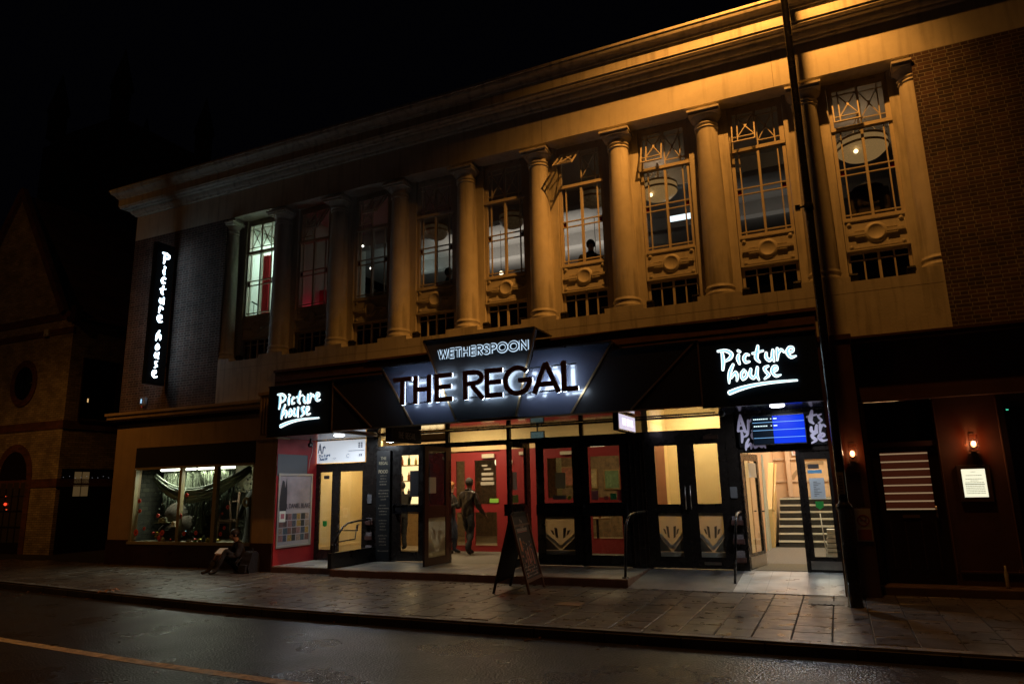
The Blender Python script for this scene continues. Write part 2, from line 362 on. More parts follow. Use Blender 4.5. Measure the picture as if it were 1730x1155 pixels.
# worn yellow-white line on the road
YL = mat('worn_road_paint', (.52,.42,.26), .5, var=.6, vscale=9, rvar=.2, bump=.3, bscale=80)
m = MB(); P = [(-16, -5.75), (-12.5, -6.22), (-10.2, -6.5), (-7.15, -6.74), (-4.6, -6.86), (-1, -6.95), (4, -7.0), (12, -7.0)]
vs = [];
for x, y in P: vs += [(x, y-.07, ZR+.004), (x, y+.07, ZR+.004)]
m.add(vs, [(2*i, 2*i+2, 2*i+3, 2*i+1) for i in range(len(P)-1)]); struct(m.build('road_marking', YL))
# raised terrace, cinema steps, ramp, tiled floor
EDGE = mat('step_edge_stone', (.16,.09,.06), .35, var=.3, vscale=6, rvar=.15)
m = MB(); m.box(-9.62, -3.37, -.66, .98, -.3, .145); struct(m.build('terrace_step', EDGE, bevel=.012))
struct(MB().box(-9.60, -3.39, -.63, .98, .14, .151).build('terrace', SLABS))
struct(MB().box(-11.42, -9.625, -.40, .98, -.3, .13).build('entrance_step', EDGE, bevel=.012))
struct(MB().box(-11.41, -9.63, -.38, .98, .13, .143).build('entrance_floor', TILEF))
m = MB(); m.add([(-3.368,-.75,.020), (-1.68,-.75,.020), (-1.68,.98,.15), (-3.368,.98,.15)], [(0,1,2,3)]); struct(m.build('ramp', RAMP))
m = MB(); m.add([(-1.68,-.72,.022), (-.08,-.72,.022), (-.08,.98,.155), (-1.68,.98,.155)], [(0,1,2,3)]); struct(m.build('entrance_ramp', TILEF))
struct(MB().box(.42, 9, -.38, .0, -.2, .14).build('doorstep', mat('worn_step', (.10,.06,.035), .55, var=.35, vscale=5, bump=.3), bevel=.02))
m = MB(); m.box(-3.93, -3.55, -2.62, -2.36, -.02, .019); solo(m.build('access_cover', mat('ochre_cover', (.26,.17,.09), .45, var=.2)), 'ochre metal access cover set in the pavement in front of the folding board', 'cover')
m = MB(); m.box(-.56, -.1, -1.55, -1.2, -.02, .018)
for i in range(5): m.box(-.53+i*.085, -.50+i*.085, -1.52, -1.23, .018, .023)
solo(m.build('utility_cover', mat('iron', (.05,.05,.05), .5, var=.3)), 'dark ribbed iron utility cover beside the lamp post foot', 'cover')
m = MB()
for a in range(5):
    an = R(-70+a*35); m.add([(-12.3,-3.58,.02), (-12.3+.16*math.cos(an)-.03*math.sin(an), -3.58+.16*math.sin(an)+.03*math.cos(an), .05+.02*(a % 2)), (-12.3+.24*math.cos(an), -3.58+.24*math.sin(an), .02), (-12.3+.16*math.cos(an)+.03*math.sin(an), -3.58+.16*math.sin(an)-.03*math.cos(an), .055)], [(0,1,2,3)])
m.tube([(-12.3,-3.58,.015), (-12.42,-3.63,.008)], .005, 6)
solo(m.build('fallen_leaf', mat('leaf_brown', (.30,.14,.05), .6, var=.2)), 'brown fallen leaf lying on the left kerb edge', 'leaf')

# ================================================================== the main building
bld = thing('theatre_building', 'long two storey painted and brick theatre building with columns and deep cornice', 'building', (-7.7, .5, 0))
COLX = [.17-1.76*k for k in range(8)]          # free-standing columns
WINX = [1.05-1.76*k for k in range(9)]
XL, XR = -17.38, 9.0
B('brick_wall', BRICK, bld, (XL, -13.86, 0, .34, 3.9, 8.78))
B('brick_wall', BRICK, bld, (1.89, XR, 0, .34, 3.9, 8.78))
m = MB(); m.box(XL-.003, -17.1, .003, 14, 0, 8.79); m.build('side_wall', BRICKS, bld)
m = MB(); m.box(XL, XR, 0, .42, 8.78, 9.52); m.build('frieze', STONE2, bld)
m = MB()
for x in (-14.2, -9.6, -4.9, -.3, 3.9): m.box(x-.004, x+.004, -.002, .01, 8.79, 9.49)
m.build('frieze_joint', mat('joint', (.25,.22,.17), .8), bld)
m = MB()
for x in (-11.2,-7.6,-4.1,-.62): m.box(x-.003, x+.003, -.0015, .01, 4.6, 4.92)
m.box(-13.8,1.87,-.0015,.01,4.735,4.741)
m.build('parapet_joint', mat('joint', (.25,.22,.17), .8), bld)
prof = [(0,9.50),(.05,9.505),(.065,9.53),(.065,9.55),(.10,9.56),(.13,9.60),(.15,9.645),(.15,9.66),(.23,9.665),(.24,9.69),(.33,9.70),(.34,9.74),(.36,9.745),(.36,9.94),(.375,9.955),(.375,9.975),(.40,9.98),(.42,10.02),(.46,10.06),(.51,10.09),(.53,10.13),(.53,10.155),(.555,10.16),(.555,10.21),(.50,10.235),(0,10.27)]
m = MB(); vs = []
for p, z in prof: vs += [(XR, -p, z), (XL-p, -p, z), (XL-p, 14, z)]
fs = []
for i in range(len(prof)-1):
    for j in (0, 1): fs.append((i*3+j, i*3+j+1, (i+1)*3+j+1, (i+1)*3+j))
m.add(vs, fs); m.build('cornice', STONE, bld)
m = MB(); m.add([(XL-.3,-.3,10.25),(XR,-.3,10.25),(XR,4.6,13.1),(XL+4,4.6,13.1)], [(0,1,2,3)]); m.build('roof', TILE, bld)
m = MB(); m.add([(XL-.3,-.3,10.25),(XL-.3,14,10.25),(XL+4,14,13.1),(XL+4,4.6,13.1)], [(0,1,2,3)]); m.build('roof', TILE, bld)
# parapet wall beneath the colonnade, with a plinth for each column
m = MB(); m.box(-13.86, 1.89, 0, .30, 3.9, 4.93)
for x in COLX: m.box(x-.38, x+.38, .003, .30, 4.93, 5.02)
m.box(-13.86, -13.50, .003, .30, 4.93, 5.02); m.box(1.53, 1.89, .003, .30, 4.93, 5.02)
m.build('parapet_wall', STONE, bld)
m = MB(); m.box(-11.92, -.06, -.03, -.001, 4.0, 4.50); m.box(-11.95, -.03, -.06, -.001, 4.50, 4.56); m.box(-11.9, -.08, -.045, -.001, 4.28, 4.31); m.build('fascia_band', mat('brown_paint', (.10,.05,.03), .5, var=.3, vscale=4), bld)
# columns
def column(name, cx, a0=0., a1=2*math.pi, n=36):
    cy = .28
    m = MB()
    m.lathe([(.275,5.02),(.275,5.045),(.28,5.06),(.275,5.08),(.262,5.09),(.258,5.105),(.252,5.13),(.262,5.155),(.27,5.165),(.27,5.18),(.252,5.195),(.245,5.23)], cx, cy, n, a0, a1)
    c = m.build('column_base', STONE2, None)
    s = MB()
    pr = []
    for i in range(15):
        t = i/14; r = .245-.045*(t**1.6); z_ = 5.22+t*(8.36-5.22)
        pr.append((r, z_))
    s.lathe(pr, cx, cy, n, a0, a1); sh = s.build(name, STONE, None)
    k = MB(); k.lathe([(.20,8.35),(.215,8.355),(.225,8.37),(.215,8.385),(.203,8.39),(.203,8.42),(.222,8.425),(.232,8.44),(.222,8.455),(.208,8.46),(.212,8.50),(.225,8.53),(.25,8.56),(.275,8.58),(.28,8.60)], cx, cy, n, a0, a1)
    x0, x1 = (cx-.30, cx+.30)
    if a1-a0 < 6: x0, x1 = (cx, cx+.30) if a0 < -1 else (cx-.30, cx)
    k.box(x0+.02*(x0 != cx), x1-.02*(x1 != cx), -.02, .42, 8.60, 8.645); k.box(x0, x1, -.065, .42, 8.645, 8.685); k.box(x0+.05*(x0 != cx), x1-.05*(x1 != cx), .06, .40, 8.685, 8.79)
    cp = k.build('capital', STONE2, None)
    return sh, c, cp
def adopt(o, parent):
    d = origin(parent); o.parent = parent; me = o.data
    for v in me.vertices: v.co -= d
sh, cb_, cp_ = column('column', COLX[0])
for o in (sh, cb_, cp_): adopt(o, bld)
cb_.parent = sh; cp_.parent = sh
for x in COLX[1:]: copy_tree(sh, bld, (x-COLX[0], 0, 0))
for nm, cx, a0, a1 in (('half_column', -13.88, -math.pi/2, 0.), ('half_column', 1.89, math.pi, 1.5*math.pi)):
    a, b_, c_ = column(nm, cx, a0, a1, 12)
    for o in (a, b_, c_): adopt(o, bld)
    b_.parent = a; c_.parent = a
# piers behind the columns
m = MB()
for x in COLX: m.box(x-.38, x+.38, .37, .62, 4.93, 8.80)
m.box(-13.86, -13.51, .37, .62, 4.93, 8.80); m.box(1.54, 1.95, .37, .62, 4.93, 8.80)
m.box(-13.87, 1.95, .43, .62, 8.72, 8.80)
m.build('pier', STONE, bld)
# windows : built once at the right-hand bay, then copied
Z0, Z1 = 6.13, 8.72
YW = .42
RG = mat('ruby_glass', (.16,.006,.012), .15, coat=.5)
def win_frame(cx):
    m = MB(); d = .07
    for a, b_ in ((cx-.49, cx-.43), (cx+.43, cx+.49)): m.box(a, b_, YW, YW+d, Z0, Z1)
    m.box(cx-.43, cx+.43, YW+.002, YW+d, Z1-.07, Z1); m.box(cx-.43, cx+.43, YW-.01, YW+d, Z0, Z0+.05)
    m.box(cx-.49, cx+.49, YW-.035, YW+d-.001, 7.84, 7.90)
    m.box(cx-.022, cx+.022, YW-.008, YW+d-.002, Z0+.05, 7.84)
    return m
def fixed_lattice(m, x0, x1, z0, z1, flip, y):
    """decorative half-light: cross with diamond knot, thin border bars"""
    for a in (x0, x1-.022): m.box(a, a+.022, y, y+.03, z0, z1)
    m.box(x0+.022, x1-.022, y, y+.03, z0, z0+.022); m.box(x0+.022, x1-.022, y, y+.03, z1-.022, z1)
    t = .010; zb = z0+.12; zt = z1-.12; xo = x0+.11 if flip else x1-.11
    m.box(x0+.022, x1-.022, y+.004, y+.026, zb-t, zb+t*.6); m.box(x0+.022, x1-.022, y+.004, y+.026, zt-t, zt+t*.6)
    m.box(xo-t, xo+t, y+.003, y+.027, z0+.022, z1-.022)
    xi = x1-.022 if flip else x0+.022
    a, b_ = (xo, xi) if flip else (xi, xo)
    m.bar((a, y+.015, zb), (b_, y+.015, zt), .016, .018, (0,-1,0)); m.bar((a, y+.013, zt), (b_, y+.013, zb), .016, .018, (0,-1,0))
    cx, cz = (a+b_)/2, (zb+zt)/2
    m.prism([(cx-.022,cz),(cx,cz-.05),(cx+.022,cz),(cx,cz+.05)], y-.001, y+.03)
def make_window(cx):
    m = win_frame(cx)
    for x in (-.345, .345): m.box(cx+x-.011, cx+x+.011, YW+.012, YW+.045, Z0+.05, 7.84)
    for z in (6.24, 6.985, 7.105):
        m.box(cx-.43, cx-.022, YW+.010, YW+.043, z-.011, z+.011); m.box(cx+.022, cx+.43, YW+.010, YW+.043, z-.011, z+.011)
    w_ = m.build('window', WFRAME, bld)
    g = MB(); g.box(cx-.43, cx+.43, YW+.05, YW+.054, Z0+.04, 7.85); g.build('pane', GLASS, w_)
    for x in (-.43, .356): B('coloured_pane', RG, w_, (cx+x, cx+x+.074, YW+.046, YW+.049, 6.996, 7.094))
    return w_
def vent(cx, left, ang, w_):
    """top-hung casement half with its pane"""
    x0, x1 = (cx-.43, cx-.002) if left else (cx+.002, cx+.43)
    zt = Z1-.07; zb = 7.90
    M = Matrix.Translation((0, YW+.03, zt)) @ Matrix.Rotation(R(ang), 4, 'X') @ Matrix.Translation((0, -YW-.03, -zt))
    m = MB(); m.T = M; fixed_lattice(m, x0, x1, zb, zt, left, YW+.005)
    v = m.build('casement', WFRAME, w_)
    return v, M, (x0, x1, zb, zt)
# opening angle of (left, right) casement from the rightmost bay to the leftmost
VENT = [(-16, 0), (-20, 0), (-19, 0), (-47, 0), (0, 0), (0, 0), (0, -38), (0, -33), (0, 0)]
CG = glass('casement_glass', (.85,.86,.84), .08)
base_w = make_window(WINX[0])
allw = [base_w]+[copy_tree(base_w, bld, (x-WINX[0], 0, 0)) for x in WINX[1:]]
for cx, (al, ar), w_ in zip(WINX, VENT, allw):
    for left, an in ((True, al), (False, ar)):
        mlt = MB(); x0, x1 = (cx-.43, cx-.002) if left else (cx+.002, cx+.43); zt = Z1-.07; zb = 7.90
        M = Matrix.Translation((0, YW+.03, zt)) @ Matrix.Rotation(R(an), 4, 'X') @ Matrix.Translation((0, -YW-.03, -zt))
        mlt.T = M; fixed_lattice(mlt, x0, x1, zb, zt, left, YW+.005)
        mlt.m = 1; mlt.box(x0+.022, x1-.022, YW+.028, YW+.031, zb+.022, zt-.022)
        # build() subtracts the building origin; window copies sit at an offset, so undo it
        o = mlt.build('casement', [WFRAME, CG], w_)
# carved spandrel panels under each window
def spandrel(cx):
    m = MB(); y = .40
    m.box(cx-.49, cx+.49, y, .56, 5.56, 6.128)
    for (a, b_, c_, d_) in ((-.49,.49,5.56,5.585), (-.49,.49,6.10,6.128), (-.49,-.465,5.585,6.10), (.465,.49,5.585,6.10)): m.box(cx+a, cx+b_, y-.025, y+.001, c_, d_)
    m.T = Matrix.Translation((cx, y, 5.86)) @ Matrix.Rotation(R(90), 4, 'X')
    m.lathe([(0,.030),(.115,.030),(.125,.040),(.145,.038),(.16,.022),(.178,.020),(.182,0)], 0, 0, 28)
    for sx, sz in ((-.40,-.225), (.40,-.225), (-.40,.19), (.40,.19)): m.lathe([(0,.02),(.022,.022),(.028,.012),(.034,.02),(.038,0)], sx, sz, 12)
    m.T = None
    for s in (-1, 1):
        a, b_ = sorted((cx+s*.16, cx+s*.44)); m.box(a, b_, y-.045, y+.001, 5.835, 5.885)
        a, b_ = sorted((cx+s*.16, cx+s*.33)); m.box(a, b_, y-.05, y+.001, 5.80, 5.815); m.box(a, b_, y-.02, y+.001, 5.91, 5.93)
    m.box(cx-.36, cx+.36, y-.02, y+.001, 5.60, 5.615)
    return m.build('spandrel_panel', STONE2, bld)
sp0 = spandrel(WINX[0])
for x in WINX[1:]: copy_tree(sp0, bld, (x-WINX[0], 0, 0))
def low_window(cx):
    m = MB(); y = .46
    for a, b_ in ((-.49,-.44), (.44,.49), (-.245,-.22), (-.022,.022), (.22,.245)): m.box(cx+a, cx+b_, y, y+.05, 4.93, 5.56)
    m.box(cx-.44, cx+.44, y+.003, y+.045, 5.52, 5.56); m.box(cx-.44, cx+.44, y+.004, y+.04, 5.40, 5.418); m.box(cx-.44, cx+.44, y+.003, y+.045, 4.93, 4.96)
    w_ = m.build('low_window', WFRAME, bld)
    MB().box(cx-.44, cx+.44, y+.03, y+.034, 4.94, 5.55).build('pane', GLASSD, w_)
    return w_
lw0 = low_window(WINX[0])
for x in WINX[1:]: copy_tree(lw0, bld, (x-WINX[0], 0, 0))
# ---- upper floor interior
IW = mat('pub_wall', (.17,.12,.09), .8, var=.15); IC = mat('pub_ceiling', (.50,.48,.46), .85, var=.04); IF = mat('pub_floor', (.08,.04,.03), .6)
B('interior_floor', IF, bld, (-13.8, 1.9, .63, 9, 4.98, 5.05))
B('interior_ceiling', IC, bld, (-13.8, 1.9, .63, 9, 8.80, 8.9))
B('interior_wall', IW, bld, (-13.8, 1.9, 9, 9.1, 5.05, 8.8), (1.88, 1.98, .63, 9, 5.05, 8.8))
B('interior_wall', mat('stair_wall', (.62,.66,.60), .8), bld, (-13.98, -13.86, .63, 3.4, 5.05, 8.8), (-13.86, -12.0, 3.4, 3.5, 5.05, 8.8), (-12.06, -11.98, .63, 3.4, 5.05, 8.8))
B('interior_beam', IC, bld, (-12, 1.88, 2.7, 3.0, 8.45, 8.8), (-12, 1.88, 5.4, 5.7, 8.45, 8.8))
B('dark_backing', BLACKM, bld, (-13.8, 1.9, .53, .62, 4.93, 5.57))  # black sheet stands in for the darkness behind the low windows
CURT = mat('red_curtain', (.42,.01,.02), .8, var=.2, vscale=3)
m = MB(); pts = []
for i in range(19): pts.append((-13.62+i*.022, 1.0+.04*math.sin(i*1.9)))
for a, b_ in zip(pts[:-1], pts[1:]): m.add([(a[0],a[1],6.1),(b_[0],b_[1],6.1),(b_[0],b_[1],8.0),(a[0],a[1],8.0)], [(0,1,2,3)])
solo(m.build('curtain', CURT), 'red curtain hanging inside the brightly lit leftmost upper window', 'curtain')
m = MB(); m.box(-12.0, -10.9, 1.0, 1.5, 5.05, 5.6); m.box(-12.0, -10.9, 1.5, 1.7, 5.05, 6.95); m.box(-10.9, -10.75, 1.0, 1.7, 5.05, 6.3)
so = m.build('banquette', mat('red_velvet', (.30,.02,.05), .75, var=.2), bevel=.03); solo(so, 'high backed red banquette inside the second upper window from left', 'seat')
for zz in (6.05,):
    r = thing('stair_rail', 'dark handrail inside the brightly lit leftmost upper window', 'rail', (-13.6, 1.3, 5.05))
    MB().tube([(-13.8,.95,6.75), (-13.0,1.5,6.2)], .02, 8).build('handrail', BLACK, r)
    m = MB()
    for k in range(7): m.tube([(-13.75+k*.12, .98+k*.08, 5.06), (-13.75+k*.12, .98+k*.08, 6.72-k*.08)], .008, 6)
    m.build('balusters', BLACK, r)

# ================================================================== ground floor : left shop bay
SHOPW = mat('shop_wall_paint', (.46,.33,.19), .6, var=.10, vscale=3, bump=.2, bscale=20, dirt=.25)
PLINTH = mat('brown_plinth', (.045,.020,.014), .4, var=.25, vscale=5, rvar=.15)
m = MB()
m.box(XL, -16.55, 0, .2, .62, 3.56); m.box(-12.40, -12.05, 0, .2, .62, 3.56); m.box(-16.55, -12.40, 0, .2, 2.93, 3.56)
m.box(-12.05, -11.42, -.38, .2, .62, 2.95)
m.build('shop_wall', SHOPW, bld)
m = MB(); m.box(XL-.01, -12.05, -.03, .2, 0, .52); m.box(XL-.01, -16.58, -.031, .2, .52, .62); m.box(-12.38, -12.06, -.031, .2, .52, .62); m.box(-12.07, -11.43, -.40, -.3, 0, .62)
m.build('plinth', PLINTH, bld)
m = MB(); m.box(XL-.20, -12.0, -.20, -.001, 3.70, 3.80); m.box(XL-.24, -12.0, -.24, -.001, 3.80, 3.87); m.box(XL-.10, -12.0, -.10, -.001, 3.66, 3.70); m.build('ledge', SHOPW, bld)
m = MB(); m.box(XL-.02, -12.0, -.06, -.001, 3.56, 3.66); m.build('ledge_dark_board', DKBROWN, bld)  # dark brown board just below the ledge
m = MB(); m.box(-12.02, -11.42, -.36, -.001, 2.98, 3.92)
for k in range(6): m.box(-11.97+k*.09, -11.925+k*.09, -.40, -.36, 3.02, 3.88)
m.box(-12.04, -11.40, -.42, -.001, 3.92, 3.99); m.box(-12.04, -11.40, -.44, -.001, 2.90, 2.98); m.build('fluted_bracket', SHOPW, bld)
SHF = mat('shopfront_frame', (.34,.29,.16), .4, var=.15, vscale=10)
m = MB()
for a, b_ in ((-16.56,-16.48), (-14.89,-14.80), (-13.72,-13.60), (-12.46,-12.39)): m.box(a, b_, -.02, .08, .58, 2.38)
m.box(-16.58, -12.38, -.05, .10, .52, .585); m.box(-16.48, -12.46, -.018, .07, 2.36, 2.42)
sw = m.build('shop_window', SHF, bld)
MB().box(-16.5, -12.44, .03, .036, .58, 2.37).build('pane', GLASS, sw)
m = MB(); m.box(-16.54, -12.40, -.02, .09, 2.42, 2.925); m.build('blind_box', BLACKM, bld)
B('shop_interior', mat('shop_back_wall', (.07,.07,.045), .85, var=.4, vscale=12), bld, (-16.9, -12.2, 1.55, 1.6, .5, 2.5), (-12.25, -12.2, .1, 1.55, .5, 2.5))
B('shop_side_wall', brick('paper_stonework', (.05,.05,.03), (.02,.02,.013), (.015,.015,.01), 'yz', bw=.22, rh=.12, english=False, offset=.5, ms=.012), bld, (-16.9, -16.85, .1, 1.55, .5, 2.5))
B('shop_pale_board', mat('pale_board', (.62,.56,.38), .8, var=.1), bld, (-14.6, -12.9, 1.50, 1.548, 1.75, 2.5))
B('shop_ceiling', WHITEP, bld, (-16.9, -12.2, .1, 1.6, 2.5, 2.55))
B('shop_display_floor', mat('display_cloth', (.22,.2,.13), .9, var=.3), bld, (-16.9, -12.2, .1, 1.6, .45, .56))
for x0, x1 in ((-16.25, -15.0), (-14.9, -13.65)):
    t = thing('fluorescent_light', 'glowing white fluorescent tube at the top of the shop window, %s of two' % ('left one' if x0 < -16 else 'right one'), 'light', ((x0+x1)/2, .40, 2.42), 'fluorescent tubes in the shop window')
    MB().tube([(x0,.55,2.36), (x1,.55,2.36)], .032, 10).build('tube', emit('tube_glow', (1.,1.,.78), 5.5), t)
    B('batten', mat('white_metal', (.7,.7,.68), .4), t, (x0-.02, x1+.02, .52, .58, 2.385, 2.44))
    light('AREA', 'tube_light', ((x0+x1)/2, .55, 2.30), 24, (1,1,.80), t, size=1.1, sy=.05, rot=(0, 0, 0))
# window display
m = MB()
def swag(m, p0, p1, p2, p3, n, drop, w_):
    for k in range(n):
        pts = []
        for i in range(15):
            s_ = i/14; x = p0[0]*(1-s_)**2+2*p1[0]*s_*(1-s_)+p2[0]*s_*s_; z = p0[1]*(1-s_)**2+2*p1[1]*s_*(1-s_)+p2[1]*s_*s_
            pts.append((x, .42+.04*math.sin(k*1.7+i*.4), z-drop*k*(math.sin(math.pi*s_)*.8+.4)))
        m.tube(pts, w_, 6)
swag(m, (-16.3,2.24), (-15.1,1.42), (-13.0,2.34), None, 7, .045, .035)
m.tube([(-15.12,.36,1.9), (-15.1,.33,1.62), (-15.06,.35,1.48)], [.03,.05,.02], 8)
solo(m.build('draped_cloth', mat('grey_green_cloth', (.15,.175,.13), .9, var=.25)), 'grey green cloth slung like a hammock across the shop window', 'cloth')
m = MB(); 
for i in range(110):
    x = random.uniform(-16.35,-15.0); m.tube([(x, random.uniform(.7,.95), 2.3), (x+random.uniform(-.06,.06), random.uniform(.7,.95), random.uniform(.7,1.2))], random.uniform(.02,.05), 5)
for i in range(70):
    x = random.uniform(-15.0,-14.0); m.tube([(x, random.uniform(.6,.95), 2.3), (x+random.uniform(-.05,.05), random.uniform(.6,.95), random.uniform(1.2,1.9))], random.uniform(.02,.04), 5)
for i in range(2600):
    x = random.uniform(-16.45,-14.0) if i % 3 else random.uniform(-13.6,-12.5); z = random.uniform(.7,2.32) if i % 4 else random.uniform(.6,1.2); y = random.uniform(.55,1.2)
    if -14.95 < x < -13.9 and z < 1.3: z += .9
    a = random.uniform(0,6.28); l = random.uniform(.03,.07); dx, dz = l*math.cos(a), l*math.sin(a)
    m.add([(x,y,z),(x+dx*.5-dz*.3,y-.02,z+dz*.5+dx*.3),(x+dx,y,z+dz),(x+dx*.5+dz*.3,y+.01,z+dz*.5-dx*.3)], [(0,1,2,3)])
solo(m.build('camouflage_netting', mat('dark_netting', (.045,.055,.032), .95, var=.5, vscale=20)), 'dark leafy camouflage netting hanging behind the slung cloth in the shop window', 'netting')
m = MB(); m.ball((-15.75,.75,1.22), .36, 10, (1,.8,.85)); m.ball((-15.35,.7,.98), .24, 8, (1,.8,.9)); m.ball((-15.85,.7,.80), .33, 8, (1.2,.9,.7))
solo(m.build('stuffed_sack', mat('sackcloth', (.055,.045,.030), .95, var=.35, vscale=15, bump=.6, bscale=60)), 'pale stuffed sack heaped on the left of the shop display', 'sack')
def hat(x, y, z, r, c, lab):
    m = MB(); m.lathe([(0,z+.12),(r*.35,z+.12),(r*.5,z+.10),(r*.56,z+.02),(r*.6,z+.01),(r,z),(r,z-.01),(0,z-.01)], x, y, 20)
    solo(m.build('hat', c), lab, 'hat')
hat(-15.85, .38, 1.03, .19, mat('olive_felt', (.20,.20,.12), .9), 'olive brimmed hat on the display beside the stuffed sack')
hat(-15.5, .45, .93, .15, mat('cream_felt', (.5,.42,.28), .9), 'small cream hat low on the display beside the stuffed sack')
m = MB(); m.ball((-13.0,.75,1.98), .13, 8); m.lathe([(.10,1.90),(.09,1.82),(.24,1.76),(.30,1.6),(.27,1.2),(.30,.75),(.34,.58)], -13.0, .75, 16)
m.tube([(-13.24,.72,1.7),(-13.36,.6,1.4),(-13.3,.45,1.15)], [.07,.06,.04], 8); m.tube([(-12.77,.72,1.7),(-12.66,.62,1.4),(-12.72,.5,1.15)], [.07,.06,.04], 8)
solo(m.build('mannequin', mat('dark_greatcoat', (.05,.05,.035), .9, var=.3, vscale=12)), 'mannequin in a dark coat at the right end of the shop window', 'mannequin')
m = MB(); m.lathe([(0,.0),(.11,.0),(.12,.02),(.06,.025),(.045,.02),(0,.02)], 0, 0, 20)
pl = m; 
for v in pl.v: pass
mm = MB(); mm.T = Matrix.Translation((-13.05,.42,1.5)) @ Matrix.Rotation(R(90),4,'X'); mm.lathe([(.045,.0),(.12,.0),(.125,.02),(.05,.03),(.045,.02)], 0, 0, 20)
solo(mm.build('webbing_roll', mat('khaki', (.36,.33,.20), .9)), 'round khaki roll hung on the mannequin in the shop window', 'roll')
m = MB(); 
for a, b_ in (((-14.5,.9,.6),(-14.35,.9,1.55)), ((-14.0,.9,.6),(-14.1,.9,1.55)), ((-14.5,.9,1.0),(-13.9,.9,1.02)), ((-14.45,.9,1.5),(-13.8,.9,1.52)), ((-13.85,.9,.6),(-13.8,.9,1.75))): m.tube([a,b_], .03, 6)
m.box(-14.45,-13.95,.8,1.1,1.03,1.08); m.box(-14.4,-14.15,.78,1.05,1.52,1.6)
solo(m.build('wooden_rack', mat('rack_wood', (.16,.09,.05), .7, var=.3)), 'rough brown wooden rack in the middle of the shop display', 'rack')
PR = mat('poppy_red', (.85,.13,.10), .5); PK = mat('poppy_centre', (.25,.02,.02), .6)
POP = [(-16.31,1.58,.06),(-16.26,1.33,.05),(-16.34,.80,.085),(-16.05,.90,.045),(-15.59,1.21,.05),(-14.82,1.20,.075),(-14.63,1.70,.05),(-14.63,.78,.055),(-14.23,.80,.055),(-13.24,1.40,.05),(-13.31,.92,.045),(-15.39,.80,.07),(-13.40,1.25,.03),(-13.42,.78,.05),(-15.5,.68,.05)]
pr0 = None
PL = ['on the far left edge of the shop window, highest', 'on the far left edge of the shop window, second down', 'large and low in the left corner of the shop window', 'beside the olive hat in the shop window', 'on the stuffed sack in the shop window', 'large, just right of the first mullion of the shop window', 'dangling from the middle of the slung cloth', 'low on the middle pane, left one of the low pair', 'low on the middle pane, right one of the low pair', 'high on the right pane beside the round khaki roll', 'low on the right pane by the mannequin coat', 'low on the left pane in front of the small cream hat', 'small, on the right pane just below the round khaki roll', 'lowest one on the right pane above the sitting person', 'at the foot of the left pane under the stuffed sack']
for (x, z, r), L in zip(POP, PL):
    if pr0 is None:
        t = thing('paper_poppy', 'red paper poppy '+L, 'paper poppy', (x, .015, z), 'red paper poppies in the shop window')
        M = Matrix.Translation((x,.022,z)) @ Matrix.Rotation(R(90),4,'X'); a = MB(); a.T = M
        pts = [(0,.004)]+[]; a.lathe([(0,.006),(.03,.006),(.045,.012),(.05,.004),(.047,0)], 0, 0, 14); a.build('petals', PR, t)
        b_ = MB(); b_.T = M; b_.lathe([(0,.016),(.012,.014),(.014,.005)], 0, 0, 10); b_.build('centre', PK, t); pr0 = t; t['r'] = 1; del t['r']; c = t
    else:
        c = copy_tree(pr0); c.location = (x, .015, z); c['label'] = 'red paper poppy '+L
    c.scale = (r/.05,1,r/.05)
cl = [('green_bottle',(.05,.45,.12)),('yellow_cup',(.65,.55,.05)),('blue_jar',(.2,.4,.5)),('white_cup',(.7,.68,.6)),('green_cup',(.1,.6,.1)),('magenta_cup',(.5,.05,.2)),('grey_jar',(.25,.25,.25)),('cream_cup',(.7,.6,.4))]
xx = [(-14.40,0),(-13.98,1),(-14.12,2),(-14.62,3),(-13.86,4),(-15.62,5),(-14.25,6),(-15.52,7)]
for x, i in xx:
    nm, c = cl[i]; h = .08+.05*(i % 3); m = MB(); m.lathe([(0,.56),(.035,.56),(.045,.58),(.042,.56+h*.7),(.02,.56+h*.85),(.02,.56+h),(0,.56+h)], x, .16, 12)
    where = {0:'left of the blue jar',1:'right of the blue jar',2:'on the middle of the sill',3:'at the left end of the middle pane',4:'at the right end of the middle pane',5:'on the left pane sill',6:'on the middle pane sill',7:'on the left pane sill'}[i]
    solo(m.build(nm.split('_')[1], mat(nm, c, .4)), 'small %s %s standing %s, shop window' % (nm.split('_')[0], nm.split('_')[1], where), nm.split('_')[1])
rr = random.Random(9); g0 = {}
for i in range(26):
    c = rr.choice(((.6,.05,.04),(.6,.05,.04),(.08,.4,.08),(.55,.45,.05),(.5,.5,.45),(.7,.25,.1),(.1,.25,.4)))
    x = rr.uniform(-16.3,-14.95) if i % 2 else rr.uniform(-14.75,-13.8); r_ = rr.uniform(.022,.045); y = rr.uniform(.2,.5); z = .56+rr.uniform(0,.28)*(i % 2)
    t = MB().ball((x,y,z+r_), r_, 6, (1,1,rr.uniform(.6,1.3))).build('ornament', mat('ornament_%d%d' % (int(c[0]*10), int(c[1]*10)), c, .35)); solo(t, 'small coloured ornament heaped at the bottom of the shop display', 'ornament', 'ornaments in the shop window')
m = MB(); m.box(-14.75,-14.5,.1,.3,.56,.575); m.box(-13.82,-13.75,.1,.2,.56,.58); solo(m.build('price_card', mat('yellow_paper', (.7,.65,.1), .6)), 'yellow card lying on the sill of the middle shop pane', 'card')
